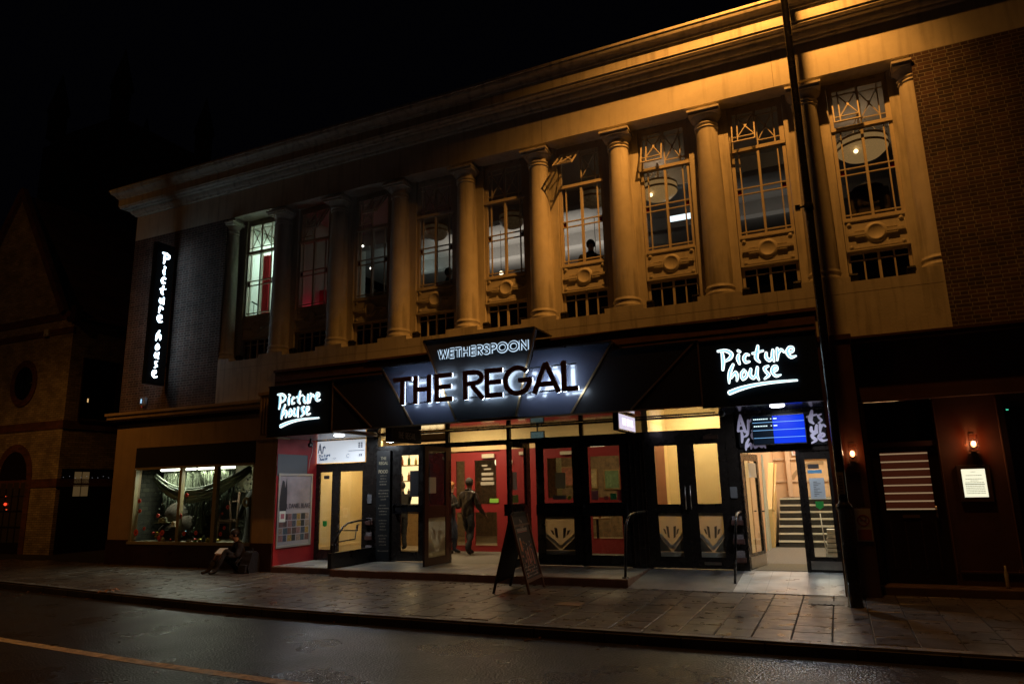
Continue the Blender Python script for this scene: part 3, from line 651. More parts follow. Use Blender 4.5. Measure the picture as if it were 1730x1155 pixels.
# small alarm box on the brick
t = thing('alarm_box', 'small white and navy alarm box on the left brick wall below the vertical sign', 'alarm box', (-16.42, -.05, 4.05))
m = MB(); m.prism([(-16.52,4.24),(-16.30,4.24),(-16.33,4.07),(-16.38,4.03),(-16.45,4.03),(-16.50,4.07)], -.09, -.001); m.build('case', mat('alarm_white', (.55,.57,.65), .4), t, bevel=.008)
m = MB(); m.prism([(-16.50,4.225),(-16.36,4.225),(-16.38,4.08),(-16.41,4.05),(-16.45,4.05),(-16.48,4.08)], -.094, -.089); m.build('face', mat('alarm_navy', (.02,.03,.12), .4), t)
m = MB(); m.box(-16.455,-16.405,-.098,-.094,4.09,4.20); m.build('strobe', emit('strobe', (.45,.75,1.), 1.0), t)
m = MB(); m.ball((-16.43,-.07,4.0), .012, 6); m.build('indicator', emit('red_led', (1,.05,.05), .35), t)

# ================================================================== entrance recesses, doors
B('fascia_core', BLACKM, bld, (-11.40, -.08, -.70, .90, 3.02, 3.96))
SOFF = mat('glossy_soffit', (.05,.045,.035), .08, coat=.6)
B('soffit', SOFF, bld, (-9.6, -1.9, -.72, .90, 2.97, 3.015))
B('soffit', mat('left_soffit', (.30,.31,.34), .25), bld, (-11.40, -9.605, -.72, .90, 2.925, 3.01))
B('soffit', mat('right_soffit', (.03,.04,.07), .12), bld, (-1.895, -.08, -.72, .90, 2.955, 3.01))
# red side wall with grey recess
B('red_wall', REDW, bld, (-11.62, -11.405, -.375, .98, .14, 2.92))
B('grey_recess', mat('grey_board', (.10,.11,.125), .5), bld, (-11.425, -11.398, -.36, .62, 2.08, 2.56))
m = MB(); m.box(-11.42,-11.385,-.40,-.37,2.56,2.60); m.box(-11.42,-11.39,-.37,.66,2.56,2.60); m.box(-11.42,-11.39,.62,.66,2.08,2.56); m.build('recess_trim', REDW, bld)
m = MB(); m.tube([(-11.40,.78,2.9),(-11.40,.78,2.65),(-11.40,.70,2.45),(-11.40,.66,2.15)], .006, 6); solo(m.build('cable', mat('white_cable', (.6,.58,.5), .5)), 'thin white cable running down the red entrance wall', 'cable')
# frame line
YD = .95
m = MB()
for x0, x1, zt in ((-9.95,-9.62,2.97), (-9.62,-9.16,2.65), (-8.33,-7.74,2.65), (-5.93,-5.84,2.65), (-4.70,-4.66,2.65), (-3.72,-3.32,2.65), (-1.83,-1.60,2.97)): m.box(x0, x1, YD, YD+.12, .15, zt)
m.box(-9.62, -1.83, YD-.006, YD+.11, 2.60, 2.70)
m.box(-9.62, -1.83, YD-.004, YD+.10, 2.93, 2.97)
for x in (-7.78, -6.28, -4.65, -1.86): m.box(x-.035, x+.035, YD-.008, YD+.09, 2.70, 2.93)
m.box(-11.42, -9.95, YD-.003, YD+.1, 2.30, 2.36); m.box(-11.42, -9.95, YD-.003, YD+.1, 2.90, 2.925)
m.build('door_frame', BLACKW, bld)
m = MB(); m.box(-9.6, -1.84, YD+.03, YD+.036, 2.70, 2.93); m.build('transom_glass', GLASS, bld)
m = MB()
for x in (-3.66,-3.56,-3.45,-3.38): m.box(x-.004,x+.004,YD-.012,YD,.2,2.55)
m.build('pilaster_moulding', DKBROWN, bld)
# deco etched glass (frosted, lit from inside)
def frost(name, col, tr=.5):
    mm = bpy.data.materials.new(name); mm.use_nodes = True; n = mm.node_tree; b = n.nodes['Principled BSDF']
    b.inputs['Base Color'].default_value = (*col, 1); b.inputs['Roughness'].default_value = .4
    t = n.nodes.new('ShaderNodeBsdfTranslucent'); t.inputs[0].default_value = (*col, 1); mx = n.nodes.new('ShaderNodeMixShader'); mx.inputs[0].default_value = tr
    n.links.new(b.outputs[0], mx.inputs[1]); n.links.new(t.outputs[0], mx.inputs[2]); n.links.new(mx.outputs[0], n.nodes['Material Output'].inputs['Surface']); return mm
FR1 = frost('etched_glass', (.80,.72,.55), .65); FR2 = frost('clear_etch', (.92,.88,.72), .65); FR3 = frost('dark_etch', (.16,.14,.10), .3)
def etched(par, x0, x1, z0, z1, T, y):
    w_ = x1-x0; h = z1-z0; cx = (x0+x1)/2
    a = MB(); a.T = T; a.box(x0, x1, y, y+.008, z0, z1); p = a.build('etched_pane', FR1, par)
    a = MB(); a.T = T; t = h*.075
    for s in (-1, 1): a.bar((cx+s*w_*.49, y-.002, z0+h*.52), (cx, y-.002, z0+h*.19), t, .004)
    a.box(x0+.004, x1-.004, y-.003, y, z0+.005, z0+h*.12)
    a.box(x0+.004, x1-.004, y-.003, y, z1-h*.09, z1-.005)
    a.build('inlay', FR2, p)
    a = MB(); a.T = T
    for s in (-1, 1):
        e = cx+s*w_*.495; pl_ = [(e, z0+h*.13), (e, z0+h*.46), (cx+s*w_*.05, z0+h*.13)]
        a.prism(pl_ if s > 0 else pl_[::-1], y-.0015, y)
    for s in (-1, 1):
        for k, (o1, o2, zb, zt) in enumerate(((.10,.20,.42,.70), (.24,.33,.50,.64))):
            pl_ = [(cx+s*w_*o1*.8, z0+h*zb), (cx+s*w_*(o2*.8), z0+h*(zb+.03)), (cx+s*w_*o2, z0+h*zt), (cx+s*w_*o1, z0+h*(zt-.02))]
            a.prism(pl_ if s > 0 else pl_[::-1], y-.0014, y)
    a.build('inlay', FR3, p)
def door(name, T, w_, z0, z1, fm, spans, side=.11, thick=.05, par=None, label=None, gm=None, rails=None):
    """spans: [(za, zb, kind)] glazed openings from the bottom; kind 'clear' or 'etched'"""
    m = MB(); m.T = T
    m.box(0, side, 0, thick, z0, z1); m.box(w_-side, w_, 0, thick, z0, z1)
    z = z0
    for za, zb, k in spans:
        m.box(side, w_-side, .002, thick-.002, z, za); z = zb
    m.box(side, w_-side, .002, thick-.002, z, z1)
    for za, zb, k in spans:   # glazing beads
        m.box(side, side+.012, -.006, .01, za, zb); m.box(w_-side-.012, w_-side, -.006, .01, za, zb); m.box(side+.012, w_-side-.012, -.006, .01, za, za+.012); m.box(side+.012, w_-side-.012, -.006, .01, zb-.012, zb)
    d = m.build(name, fm, par, label=label)
    for za, zb, k in spans:
        if k == 'etched': etched(d, side, w_-side, za, zb, T, thick*.5)
        else:
            g = MB(); g.T = T; g.box(side, w_-side, thick*.5, thick*.5+.006, za, zb); g.build('door_glass', gm or GLASS, d)
    return d
def push_bar(d, T, x0, x1, z, y=-.10):
    m = MB(); m.T = T
    m.box(x0, x1, y, y+.02, z+.085, z+.105); m.box(x0, x1, y, y+.02, z-.105, z-.085)
    m.box(x0-.02, x0, y-.005, 0, z-.11, z+.11); m.box(x1, x1+.02, y-.005, 0, z-.11, z+.11)
    m.box(x0+.02, x1-.02, y+.03, y+.05, z-.07, z+.07)
    m.build('push_bar', BLACK, d)
I = Matrix.Translation
SP = [(.36,1.12,'etched'), (1.36,2.48,'clear')]
# left cinema entrance doors
d = door('narrow_door', I((-11.42,YD,0)), .64, .15, 2.30, BLACKW, [(.37,2.17,'clear')], side=.125, par=bld)
m = MB(); m.box(-11.16,-11.02,YD-.004,YD+.02,2.0,2.08); m.build('sticker', mat('dark_sticker',(.06,.05,.05),.5), d)
m = MB(); m.prism([(-11.16,1.03),(-11.05,1.03),(-11.05,.92),(-11.10,.90),(-11.16,.92)], YD-.004, YD+.02); m.build('green_sticker', mat('green_sticker',(.03,.35,.06),.5), d)
d = door('cinema_door', I((-10.78,YD,0)), .83, .15, 2.30, BLACKW, [(.33,2.17,'clear')], side=.075, par=bld)
m = MB(); m.tube([(-10.66,YD-.06,.95),(-10.66,YD-.06,.82),(-10.10,YD-.06,.82),(-10.10,YD-.06,.95)], .012, 8); m.tube([(-10.66,YD-.06,.95),(-10.66,YD,.95)], .012, 8); m.tube([(-10.10,YD-.06,.95),(-10.10,YD,.95)], .012, 8); m.build('door_bar', BLACK, d)
# pub doors
d = door('pub_door', I((-9.16,YD,0)), .83, .17, 2.60, BLACKW, [(.36,1.22,'clear'), (1.36,2.48,'clear')], side=.17, par=bld); push_bar(d, I((-9.16,YD,0)), .05, .78, 1.29)
MB().box(-8.74,-8.52,YD+.005,YD+.02,1.55,2.12).build('notice', mat('dark_notice',(.03,.03,.035),.5), d)
TA = I((-7.77,YD,0)) @ Matrix.Rotation(R(-92), 4, 'Z')     # open outwards, free edge towards the street
d = door('pub_door', TA, .95, .17, 2.60, mat('door_brown', (.06,.025,.015), .35, var=.2), [(.33,1.12,'etched'), (1.36,2.50,'clear')], side=.14, par=bld, label='open pub door leaf on the left, swung out to the street'); push_bar(d, TA, .10, .86, 1.27)
m = MB(); m.T = TA; m.box(.5,.75,-.008,.03,1.62,1.95); m.build('notice', PAPER, d)
m = MB(); m.T = TA; m.box(.05,.9,-.006,.0,.17,.32); m.build('kick_plate', CHROME, d)
TB = I((-5.86,YD,0)) @ Matrix.Rotation(R(-92), 4, 'Z')
d = door('pub_door', TB, .93, .17, 2.60, BLACKW, [(.33,1.12,'etched'), (1.36,2.50,'clear')], side=.14, par=bld, label='open pub door leaf in the middle, seen nearly edge on'); push_bar(d, TB, .10, .84, 1.27)
m = MB(); m.T = TB; m.box(.55,.72,-.008,.03,1.65,2.0); m.build('notice', PAPER, d)
m = MB(); m.T = TB; m.box(.50,.82,-.008,.03,1.40,1.55); m.build('green_sticker', mat('pale_green_sticker',(.4,.6,.15),.5), d)
d3 = door('pub_door', I((-5.66,YD,0)), .97, .17, 2.60, BLACKW, SP, side=.16, par=bld); push_bar(d3, I((-5.66,YD,0)), .05, .90, 1.24)
m = MB(); m.box(-5.24,-5.02,YD+.005,YD+.02,1.66,1.97); m.build('notice', mat('cream_paper',(.72,.64,.35),.7), d3)
m = MB(); m.ball((-4.95,YD+.01,1.47), .045, 6, (1,.1,1)); m.build('yellow_sticker', mat('yellow_sticker',(.7,.6,.05),.5), d3)
m = MB(); m.box(-5.3,-5.02,YD+.005,YD+.02,1.44,1.52); m.build('sticker', mat('grey_sticker',(.3,.28,.25),.5), d3)
d4 = door('pub_door', I((-4.68,YD,0)), .98, .17, 2.60, BLACKW, [(.36,1.12,'clear'), (1.36,2.48,'clear')], side=.15, par=bld); push_bar(d4, I((-4.68,YD,0)), .06, .92, 1.24)
for x0, x1, z0, z1, c, nm in ((-4.48,-4.34,1.42,1.60,(.6,.2,.2),'pink_sticker'), (-4.22,-4.13,1.42,1.49,(.6,.15,.1),'orange_sticker'), (-4.09,-3.97,1.42,1.54,(.05,.35,.12),'green_sticker'), (-3.95,-3.82,1.40,1.60,(.65,.12,.1),'red_sticker')):
    MB().box(x0,x1,YD+.005,YD+.02,z0,z1).build('sticker', mat(nm+'_m', c, .5), d4)
for x, ln in ((-3.32, 0), (-2.57, 1)):
    d = door('side_door', I((x,YD,0)), .748, .17, 2.60, BLACKW, [(.36,1.17,'etched'), (1.31,2.43,'clear')], side=.145, par=bld)
    hx = x+.70 if ln == 0 else x+.045
    m = MB(); m.tube([(hx,YD-.05,1.22),(hx,YD-.05,1.66)], .011, 8); m.tube([(hx,YD-.05,1.26),(hx,YD,1.26)], .009, 6); m.tube([(hx,YD-.05,1.62),(hx,YD,1.62)], .009, 6); m.build('pull_handle', CHROME, d)
    if ln:
        m = MB(); m.box(x+.35,x+.62,YD-.045,YD,2.50,2.57); m.tube([(x+.40,YD-.04,2.58),(x+.52,YD-.12,2.59)], .008, 6); m.build('door_closer', DKBROWN, d)
        m = MB(); m.box(x+.2,x+.5,YD-.006,YD,.24,.29); m.build('letter_plate', CHROME, d)
# cinema entrance, right
m = MB(); m.box(-1.60,-1.575,YD-.02,YD+.12,.15,2.26); m.box(-.085,.0,YD,YD+.12,.15,2.26); m.box(-1.60,.0,YD-.01,YD+.13,2.22,2.31); m.box(-.64,-.58,YD,YD+.1,.15,2.22); m.box(-1.64,.0,YD+.0,YD+.09,2.31,2.97); m.build('entrance_frame', BLACKW, bld)
TC = I((-1.575,YD+.12,0)) @ Matrix.Rotation(R(78), 4, 'Z')
d = door('cinema_door', TC, .92, .16, 2.22, BLACKW, [(.42,2.10,'clear')], side=.10, par=bld, label='open glazed cinema door leaf folded back into the lobby')
m = MB(); m.T = TC; m.box(.02,.90,-.008,0,.17,.37); m.box(.02,.90,.05,.058,.17,.37); m.build('kick_plate', CHROME, d)
m = MB(); m.T = TC; m.tube([(.86,-.05,1.15),(.80,-.07,1.15),(.74,-.05,1.15)], .014, 6); m.tube([(.86,.10,1.15),(.80,.10,1.15)], .014, 6); m.build('door_handle', BLACK, d)
m = MB(); m.T = TC; m.box(.32,.75,-.004,.0,1.78,2.05); m.build('notice', PAPER, d)
d = door('cinema_door', I((-.58,YD+.02,0)), .52, .16, 2.22, BLACKW, [(.40,2.08,'clear')], side=.07, par=bld)
m = MB(); m.box(-.57,-.08,YD+.012,YD+.02,.20,.34); m.build('kick_plate', CHROME, d)
for x0, x1, z0, z1, c, nm in ((-.46,-.28,1.90,1.98,(.06,.05,.05),'dark_sticker2'), (-.47,-.24,1.82,1.88,(.15,.4,.65),'blue_sticker')): MB().box(x0,x1,YD+.035,YD+.042,z0,z1).build('sticker', mat(nm,c,.5), d)
MB().box(-.46,-.22,YD+.034,YD+.042,1.38,1.74).build('notice', mat('bluish_paper',(.62,.68,.72),.6), d)
m = MB()
for i in range(9): m.box(-.40,-.36+.1*((i*37 % 5)/5),YD+.031,YD+.034,1.43+i*.03,1.438+i*.03)
m.build('notice_print', mat('print_grey',(.12,.12,.13),.6), d)
m = MB(); m.prism([(-.40,1.34),(-.27,1.34),(-.27,1.25),(-.335,1.20),(-.40,1.25)], YD+.034, YD+.042); m.build('green_sticker', mat('green_sticker',(.03,.35,.06),.5), d)

# interiors -----------------------------------------------------
B('cinema_lobby_wall', CREAM, bld, (-11.60,-11.43,1.1,3.1,.1,2.96), (-11.43,-10.8,3.0,3.1,.1,2.96))
m = MB(); m.add([(-9.93,1.08,.1),(-10.85,3.0,.1),(-10.85,3.0,2.96),(-9.93,1.08,2.96),(-9.86,1.08,.1),(-10.78,3.0,.1),(-10.78,3.0,2.96),(-9.86,1.08,2.96)], [(0,1,2,3),(4,7,6,5),(0,3,7,4),(3,2,6,7)]); m.build('cinema_lobby_wall', CREAM, bld)
m = MB(); m.box(-11.43,-11.405,1.1,3.0,.38,.42); m.box(-11.43,-11.41,1.1,3.0,.155,.38); m.build('skirting', mat('cream_gloss',(.74,.58,.33),.4), bld)
B('cinema_lobby_floor', GREYCARP, bld, (-11.43,-9.6,.98,3.0,.1,.152)); B('cinema_lobby_ceiling', WHITEP, bld, (-11.6,-9.85,1.05,3.1,2.96,3.0))
# pub vestibule, inner red doors and bar
B('pub_floor', mat('worn_boards', (.30,.23,.14), .55, var=.3, vscale=3), bld, (-13.5,-1.7,3.55,9,.10,.15))
B('vestibule_floor', GREYCARP, bld, (-9.55,-1.66,.98,3.6,.10,.152))
B('pub_ceiling', mat('warm_ceiling',(.62,.50,.30),.8), bld, (-13.5,-1.7,1.08,9,3.45,3.5))
YI = 3.6
B('inner_wall', CREAM, bld, (-9.35,-3.4,YI,YI+.12,2.66,3.45), (-3.42,-3.30,1.08,YI,.15,3.45))
for q in ((-7.76,-6.62,YI,YI+.1,.15,2.66), (-5.68,-5.5,YI+.01,YI+.1,.15,2.66), (-4.5,-3.42,YI,YI+.1,.15,2.66), (-9.35,-9.22,YI,YI+.1,.15,2.66)): B('inner_wall', REDP, bld, q)
m = MB()
for x in (-7.40,-7.08): m.tube([(x,YI-.04,2.38),(x,YI-.04,2.25)], .01, 6); m.tube([(x,YI-.03,1.45),(x,YI-.03,1.30)], .008, 6)
m.tube([(-7.42,YI-.06,.95),(-7.42,YI-.06,1.35)], .014, 6); m.box(-7.2,-7.0,YI-.06,YI,2.50,2.58); m.box(-8.25,-7.9,YI-.06,YI,2.46,2.56); m.box(-6.1,-5.8,YI-.06,YI,2.46,2.54); m.build('inner_door_fittings', mat('pale_metal',(.6,.55,.45),.4), bld)
for x, w_, s_ in ((-9.22,.60,.16), (-8.62,.86,.11)):
    d = door('inner_door', I((x,YI+.02,0)), w_, .15, 2.62, REDP, [(.28,1.12,'clear'), (1.30,2.42,'clear')], side=s_, par=bld)
    if w_ > .7:
        MB().box(x+.55,x+.80,YI+.0,YI+.02,1.34,1.44).build('green_sticker', mat('lime_sticker',(.3,.65,.1),.5), d)
        m = MB(); m.box(x+.30,x+.68,YI+.0,YI+.02,1.78,1.86); m.box(x+.33,x+.66,YI+.0,YI+.02,1.90,1.97); m.box(x+.33,x+.66,YI+.0,YI+.02,2.02,2.09); m.box(x+.34,x+.50,YI,YI+.02,2.25,2.29); m.box(x+.4,x+.6,YI,YI+.02,2.16,2.2); m.build('notice', mat('dim_notice',(.45,.42,.36),.7), d)
for x in (-6.62, -5.50): door('inner_door', I((x,YI+.02,0)), .94 if x < -6 else 1.0, .15, 2.62, REDP, [(.48,1.15,'clear'), (1.42,2.40,'clear')], side=.13, par=bld)
PUBW = mat('pub_back_wall', (.20,.13,.07), .7, var=.5, vscale=9)
B('pub_back_wall', PUBW, bld, (-13.6,-1.7,8.9,9.0,.1,3.5), (-1.75,-1.66,3.6,9,.1,3.45), (-13.6,-13.5,3,9,.1,3.5), (-13.5,-11.6,2.95,3.05,.1,3.5))
# back bar
t = thing('back_bar', 'brightly lit back bar with shelves of bottles glimpsed through the left pub door', 'bar shelves', (-11.6, 5.6, .15))
B('cabinet', WOODL, t, (-12.9,-10.4,5.6,6.0,.15,1.1), (-12.9,-10.4,5.9,6.0,1.1,3.1), (-12.9,-12.8,5.5,5.9,1.1,3.1), (-10.5,-10.4,5.5,5.9,1.1,3.1), (-12.8,-10.5,5.5,5.6,2.9,3.1))
B('shelf', mat('lit_shelf',(.8,.7,.5),.3,emis=(1.,.72,.36),es=1.6), t, (-12.8,-10.5,5.88,5.9,1.15,2.9))
B('shelf_board', WOODL, t, (-12.8,-10.5,5.62,5.88,1.5,1.53), (-12.8,-10.5,5.62,5.88,1.95,1.98), (-12.8,-10.5,5.62,5.88,2.42,2.45))
for row, z in enumerate((1.53,1.98,2.45)):
    for i in range(9):
        x = -12.65+i*.25; m = MB(); h = .22+.04*((i+row) % 3); m.lathe([(0,z),(.04,z),(.045,z+.02),(.045,z+h*.6),(.015,z+h*.8),(.015,z+h),(0,z+h)], x, 5.76, 8)
        solo(m.build('bottle', mat('bottle_%d' % ((i+row) % 4), [(.30,.08,.02),(.05,.12,.04),(.5,.35,.1),(.08,.05,.05)][(i+row) % 4], .2)), 'small bottle on the lit back bar shelves', 'bottle', 'bottles on the back bar')
m = MB(); m.box(-12.6,-9.9,4.9,5.2,.15,1.2); m.box(-12.65,-9.85,4.85,5.25,1.2,1.25); solo(m.build('bar_counter', WOODL), 'wooden bar counter in front of the lit bottle shelves', 'counter')
# side lobby behind the two right-hand doors
B('side_lobby_wall', CREAM, bld, (-3.30,-1.72,2.7,2.8,.1,3.45), (-1.72,-1.66,1.08,2.8,.1,3.45))
B('side_lobby_door', mat('maroon_door',(.16,.035,.02),.45), bld, (-3.29,-3.24,1.25,2.15,.15,2.5))
# cinema lobby with the stair
B('cinema_lobby_wall', PEACH, bld, (-1.72,-1.64,2.8,9.2,.1,4.4), (-1.64,1.2,9.1,9.2,.1,4.4), (1.1,1.2,1.08,9.1,.1,4.4))
B('cinema_lobby_ceiling', WHITEP, bld, (-1.7,1.2,1.1,9.2,4.3,4.4))
B('cinema_lobby_floor', GREYCARP, bld, (-1.68,1.2,.98,5.9,.10,.157)); B('entrance_mat', mat('coir_mat',(.13,.11,.07),.95,var=.3,vscale=30), bld, (-1.5,-.1,1.05,2.2,.157,.163))
m = MB(); st = MB()
for k in range(7):
    y = 5.9+.27*k; z = .15+.16*(k+1); m.box(-1.45,1.1,y,9.1,z-.16,z-.012); st.box(-1.45,1.1,y-.02,y+.06,z-.04,z)
m.build('stair', CARPET, bld); st.build('stair_nosing', mat('nosing',(.66,.66,.56),.5), bld)
m = MB(); m.prism([(5.75,.15),(7.55,1.27),(7.55,2.2),(7.45,2.2),(5.75,1.05)], -1.64, -1.52, 'x'); m.build('stair_string', mat('pale_string',(.66,.48,.20),.5), bld)
m = MB(); m.prism([(4.9,.15),(5.72,.15),(5.72,1.2),(5.65,1.9),(5.5,2.35)], -1.635, -1.60, 'x'); m.build('pale_panel', mat('pale_green_panel',(.42,.48,.40),.5), bld)
m = MB(); m.tube([(-1.48,5.7,1.02),(-1.48,7.6,2.15)], .03, 8); m.build('stair_handrail', mat('rail_oak',(.6,.42,.16),.4), bld)
B('dado_rail', mat('peach_gloss',(.62,.45,.30),.5), bld, (-1.64,1.1,9.06,9.1,1.68,1.74), (-1.3,-1.18,8.9,9.1,1.27,3.2), (-1.64,1.1,9.05,9.1,2.30,2.36))
m = MB(); pts = []
for i in range(15):
    a = math.pi*.95-i/14*math.pi*.5; pts.append((-.45+.85*math.cos(a), 9.07, 1.30+.9*math.sin(a)))
m.ribbon([(p[0],p[2]) for p in pts], .10, lambda u,v,n: (u, 9.095-n, v), 0, .01); m.build('stair_arch_shadow', mat('arch_shadow_brown',(.36,.24,.13),.7), bld)  # flat brown strip drawn as the arch-shaped shadow on the back wall
t = thing('wall_poster', 'pale framed poster high on the peach wall above the cinema stairs', 'poster', (-1.0, 9.05, 2.4))
B('frame', mat('white_metal', (.7,.7,.68), .4), t, (-1.12,-.3,9.03,9.06,2.42,3.0)); B('print', mat('pink_print',(.62,.35,.32),.6), t, (-1.08,-.34,9.025,9.03,2.46,2.7), (-1.08,-.34,9.025,9.03,2.72,2.96))
m = MB()
m.box(-.36,-.10,3.0,3.4,.16,.20)
for k in range(6): m.box(-.36+.01*k,-.12,3.05,3.35,.22+k*.09,.29+k*.09)
m.tube([(-.36,3.2,.2),(-.40,3.2,1.05)], .012, 6); solo(m.build('newspaper_stack', mat('newsprint',(.55,.54,.48),.8,var=.2)), 'stack of pale leaflets in a rack inside the cinema lobby', 'rack')

# ================================================================== signs
SIGNBLK = mat('sign_case', (.012,.018,.026), .3, var=.15)
LIT = emit('sign_letter_glow', (.88,1.,.98), 2.4); LIT2 = emit('sign_letter_core', (.36,.78,1.), 1.0)
BR = {  # brush lettering: strokes as (x, y, width)
 'P': [[(170,260,22),(238,258,32),(284,284,40),(270,318,34),(226,340,20)], [(206,270,28),(210,335,40),(200,406,26)]],
 'i': [[(343,263,28),(360,270,24)], [(345,296,30),(336,325,38),(346,364,26)]],
 'c': [[(432,298,20),(408,294,28),(388,322,36),(398,352,30),(432,348,18)]],
 't': [[(512,232,26),(500,280,40),(490,325,42),(516,356,20)], [(462,288,22),(552,270,18)]],
 'u': [[(575,288,28),(572,322,36),(596,345,30),(622,318,26)], [(632,268,28),(624,312,34),(632,352,22)]],
 'r': [[(668,258,28),(666,300,34),(658,346,20)], [(670,302,20),(696,268,26),(720,286,22)]],
 'e': [[(744,300,20),(790,282,24),(794,256,22),(765,256,32),(744,290,36),(770,326,30),(812,318,14)]],
 'h': [[(292,368,26),(262,420,38),(248,470,32),(244,510,18)], [(266,470,22),(306,430,30),(318,462,32),(310,494,18)]],
 'o': [[(378,412,24),(354,444,30),(362,482,28),(396,458,30),(390,424,24),(374,410,16)]],
 'v': [[(436,408,28),(426,452,36),(452,476,28),(482,440,24)], [(492,396,28),(481,450,34),(494,490,20)]],
 's': [[(582,388,20),(548,404,30),(560,432,32),(578,456,30),(540,484,16)]],
 'E': [[(612,434,20),(648,416,24),(650,392,20),(624,396,30),(608,430,34),(634,464,28),(676,456,12)]],
 '_': [[(240,585,42),(330,556,38),(450,530,30),(600,512,24),(800,500,16)]],
 'A': [[(60,120,20),(40,200,32),(20,290,26)], [(60,120,26),(80,200,36),(105,300,34)], [(30,230,20),(95,225,20)]],
 'R': [[(150,180,28),(148,240,34),(140,300,26)], [(150,210,20),(190,175,26),(205,210,22)]],
}
def brush(mb, keys, fn, d0, step=.0006, scale=.002, grow=.78):
    k = 0
    for key in keys:
        for s_ in BR[key]:
            # smooth the stroke
            pts = []; n = len(s_)
            for i in range(n-1):
                p0, p1, p2, p3 = s_[max(i-1,0)], s_[i], s_[i+1], s_[min(i+2,n-1)]
                for j in range(4):
                    t = j/4
                    pts.append(tuple(.5*((2*p1[a])+(-p0[a]+p2[a])*t+(2*p0[a]-5*p1[a]+4*p2[a]-p3[a])*t*t+(-p0[a]+3*p1[a]-3*p2[a]+p3[a])*t**3) for a in range(3)))
            pts.append(s_[-1])
            mb.ribbon([(p[0], p[1]) for p in pts], [p[2]*grow for p in pts], fn, 0, d0+k*step, rnd=True); k += 1
def logo(par, X0, Z0, y, keys, mt, sc=1.0, d=.008, grow=.84, nm='lettering'):
    m = MB()
    def fn(u, v, n): return (X0+(u-165)*.001865*sc, y-n, Z0-((v-250)+.052*(u-165))*.00215*sc)
    m.smooth = False
    # ribbon places points in stroke space; widths scale with the axes
    brush(m, keys, fn, d, grow=grow); return m.build(nm, mt, par)
ORDER = ['P','i','c','t','u','r','e','h','o','v','s','E','_']
for X0, xa, xb, lab in ((-11.13, -11.385, -9.60, 'black box sign with glowing brush lettering at the left end of the canopy'), (-1.60, -1.90, -.075, 'black box sign with glowing brush lettering above the blue screen at the right')):
    t = thing('box_sign', lab, 'sign', ((xa+xb)/2, -.7, 2.94), 'lit box signs at the canopy ends')
    B('case', SIGNBLK, t, (xa, xb, -.75, -.701, 2.92, 4.02), bevel=.006)
    for a, b_, c, d_ in ((xa-.01,xb+.01,2.905,2.93),(xa-.01,xb+.01,4.01,4.035)): B('edge_trim', BLACK, t, (a,b_,-.765,-.70,c,d_))
    logo(t, X0, 3.86, -.751, ORDER, LIT, d=.010)
    logo(t, X0, 3.86, -.772, ORDER, LIT2, d=.004, grow=.44, nm='letter_core')
# vertical projecting sign
t = thing('vertical_sign', 'tall narrow black projecting sign with glowing letters stacked down the left brick wall', 'sign', (-15.68, -.35, 4.5))
B('case', SIGNBLK, t, (-15.76, -15.60, -.64, -.10, 4.48, 8.26), bevel=.006)
B('wall_bracket', BLACK, t, (-15.70, -15.66, -.10, -.001, 5.0, 5.08), (-15.70, -15.66, -.10, -.001, 7.6, 7.68))
m = MB(); ml = MB()
seq = [('P',8.02,1.25),('i',7.60,.95),('c',7.25,.95),('t',6.93,.95),('u',6.58,.95),('r',6.24,.95),('e',5.94,.95),(None,0,0),('h',5.64,.95),('o',5.36,.9),('v',5.15,.9),('s',4.96,.85),('E',4.75,.85)]
zc = 8.0
H_ = {'P':.42,'i':.34,'c':.26,'t':.36,'u':.28,'r':.28,'e':.28,'h':.40,'o':.26,'v':.26,'s':.28,'E':.28}
total = sum(H_[k] for k, a, b_ in seq if k)+.18
zc = 8.02; f = (8.02-4.62)/total
for k, a, b_ in seq:
    if k is None: zc -= .18*f; continue
    ss = BR[k]; xs = [p[0] for s_ in ss for p in s_]; ys = [p[1] for s_ in ss for p in s_]
    cx, y0, y1 = (min(xs)+max(xs))/2, min(ys)-14, max(ys)+14; hh = H_[k]*f*.90; sc = hh/(y1-y0)
    def fn(u, v, n, cx=cx, y0=y0, sc=sc, zt=zc): return (-15.60+n, -.37-(8.02-zt)*.01+(u-cx)*sc*.92, zt-(v-y0)*sc)
    brush(ml, [k], fn, .010); zc -= H_[k]*f
vl = ml.build('lettering', emit('vertical_sign_glow', (.66,.86,1.), 9.), t)
copyb = vl.copy(); COL.objects.link(copyb); copyb.parent = t; copyb.rotation_euler = (0, 0, math.pi); copyb.location = (0, -.04, 0)

# canopy fascia with folded panels
cf = thing('canopy_fascia', 'faceted black canopy fascia with gold seams between the two box signs', 'canopy', (-5.8, -.75, 2.95))
yb, yf = -.755, -.93
def fac(name, pts, mt):
    m = MB(); n = len(pts); m.add(pts, [tuple(range(n))]); return m.build(name, mt, cf)
B('back_board', BLACKM, cf, (-9.60, -1.90, -.752, -.705, 2.95, 4.02))
TL, TR, BL, BR_ = -7.20, -4.83, -6.47, -5.26
fac('outer_panel', [(-9.595,yb,2.96),(-8.57,yb,2.96),(-9.595,yb,3.90)], SATINBLK)
fac('outer_panel', [(-8.57,yb,2.96),(-7.57,yb-.001,2.96),(-8.34,yb-.001,4.04),(-9.595,yb,4.02),(-9.595,yb,3.90)], SATINBLK)
fac('mirror_panel', [(-7.57,yb-.004,2.97),(-6.44,yb-.03,2.97),(TL+.06,yb-.03,4.20),(-8.34,yb-.004,4.18)], GLOSSBLK)
fac('mirror_panel', [(-5.30,yb-.03,2.97),(-4.22,yb-.004,2.97),(-3.40,yb-.004,4.18),(TR-.06,yb-.03,4.20)], GLOSSBLK)
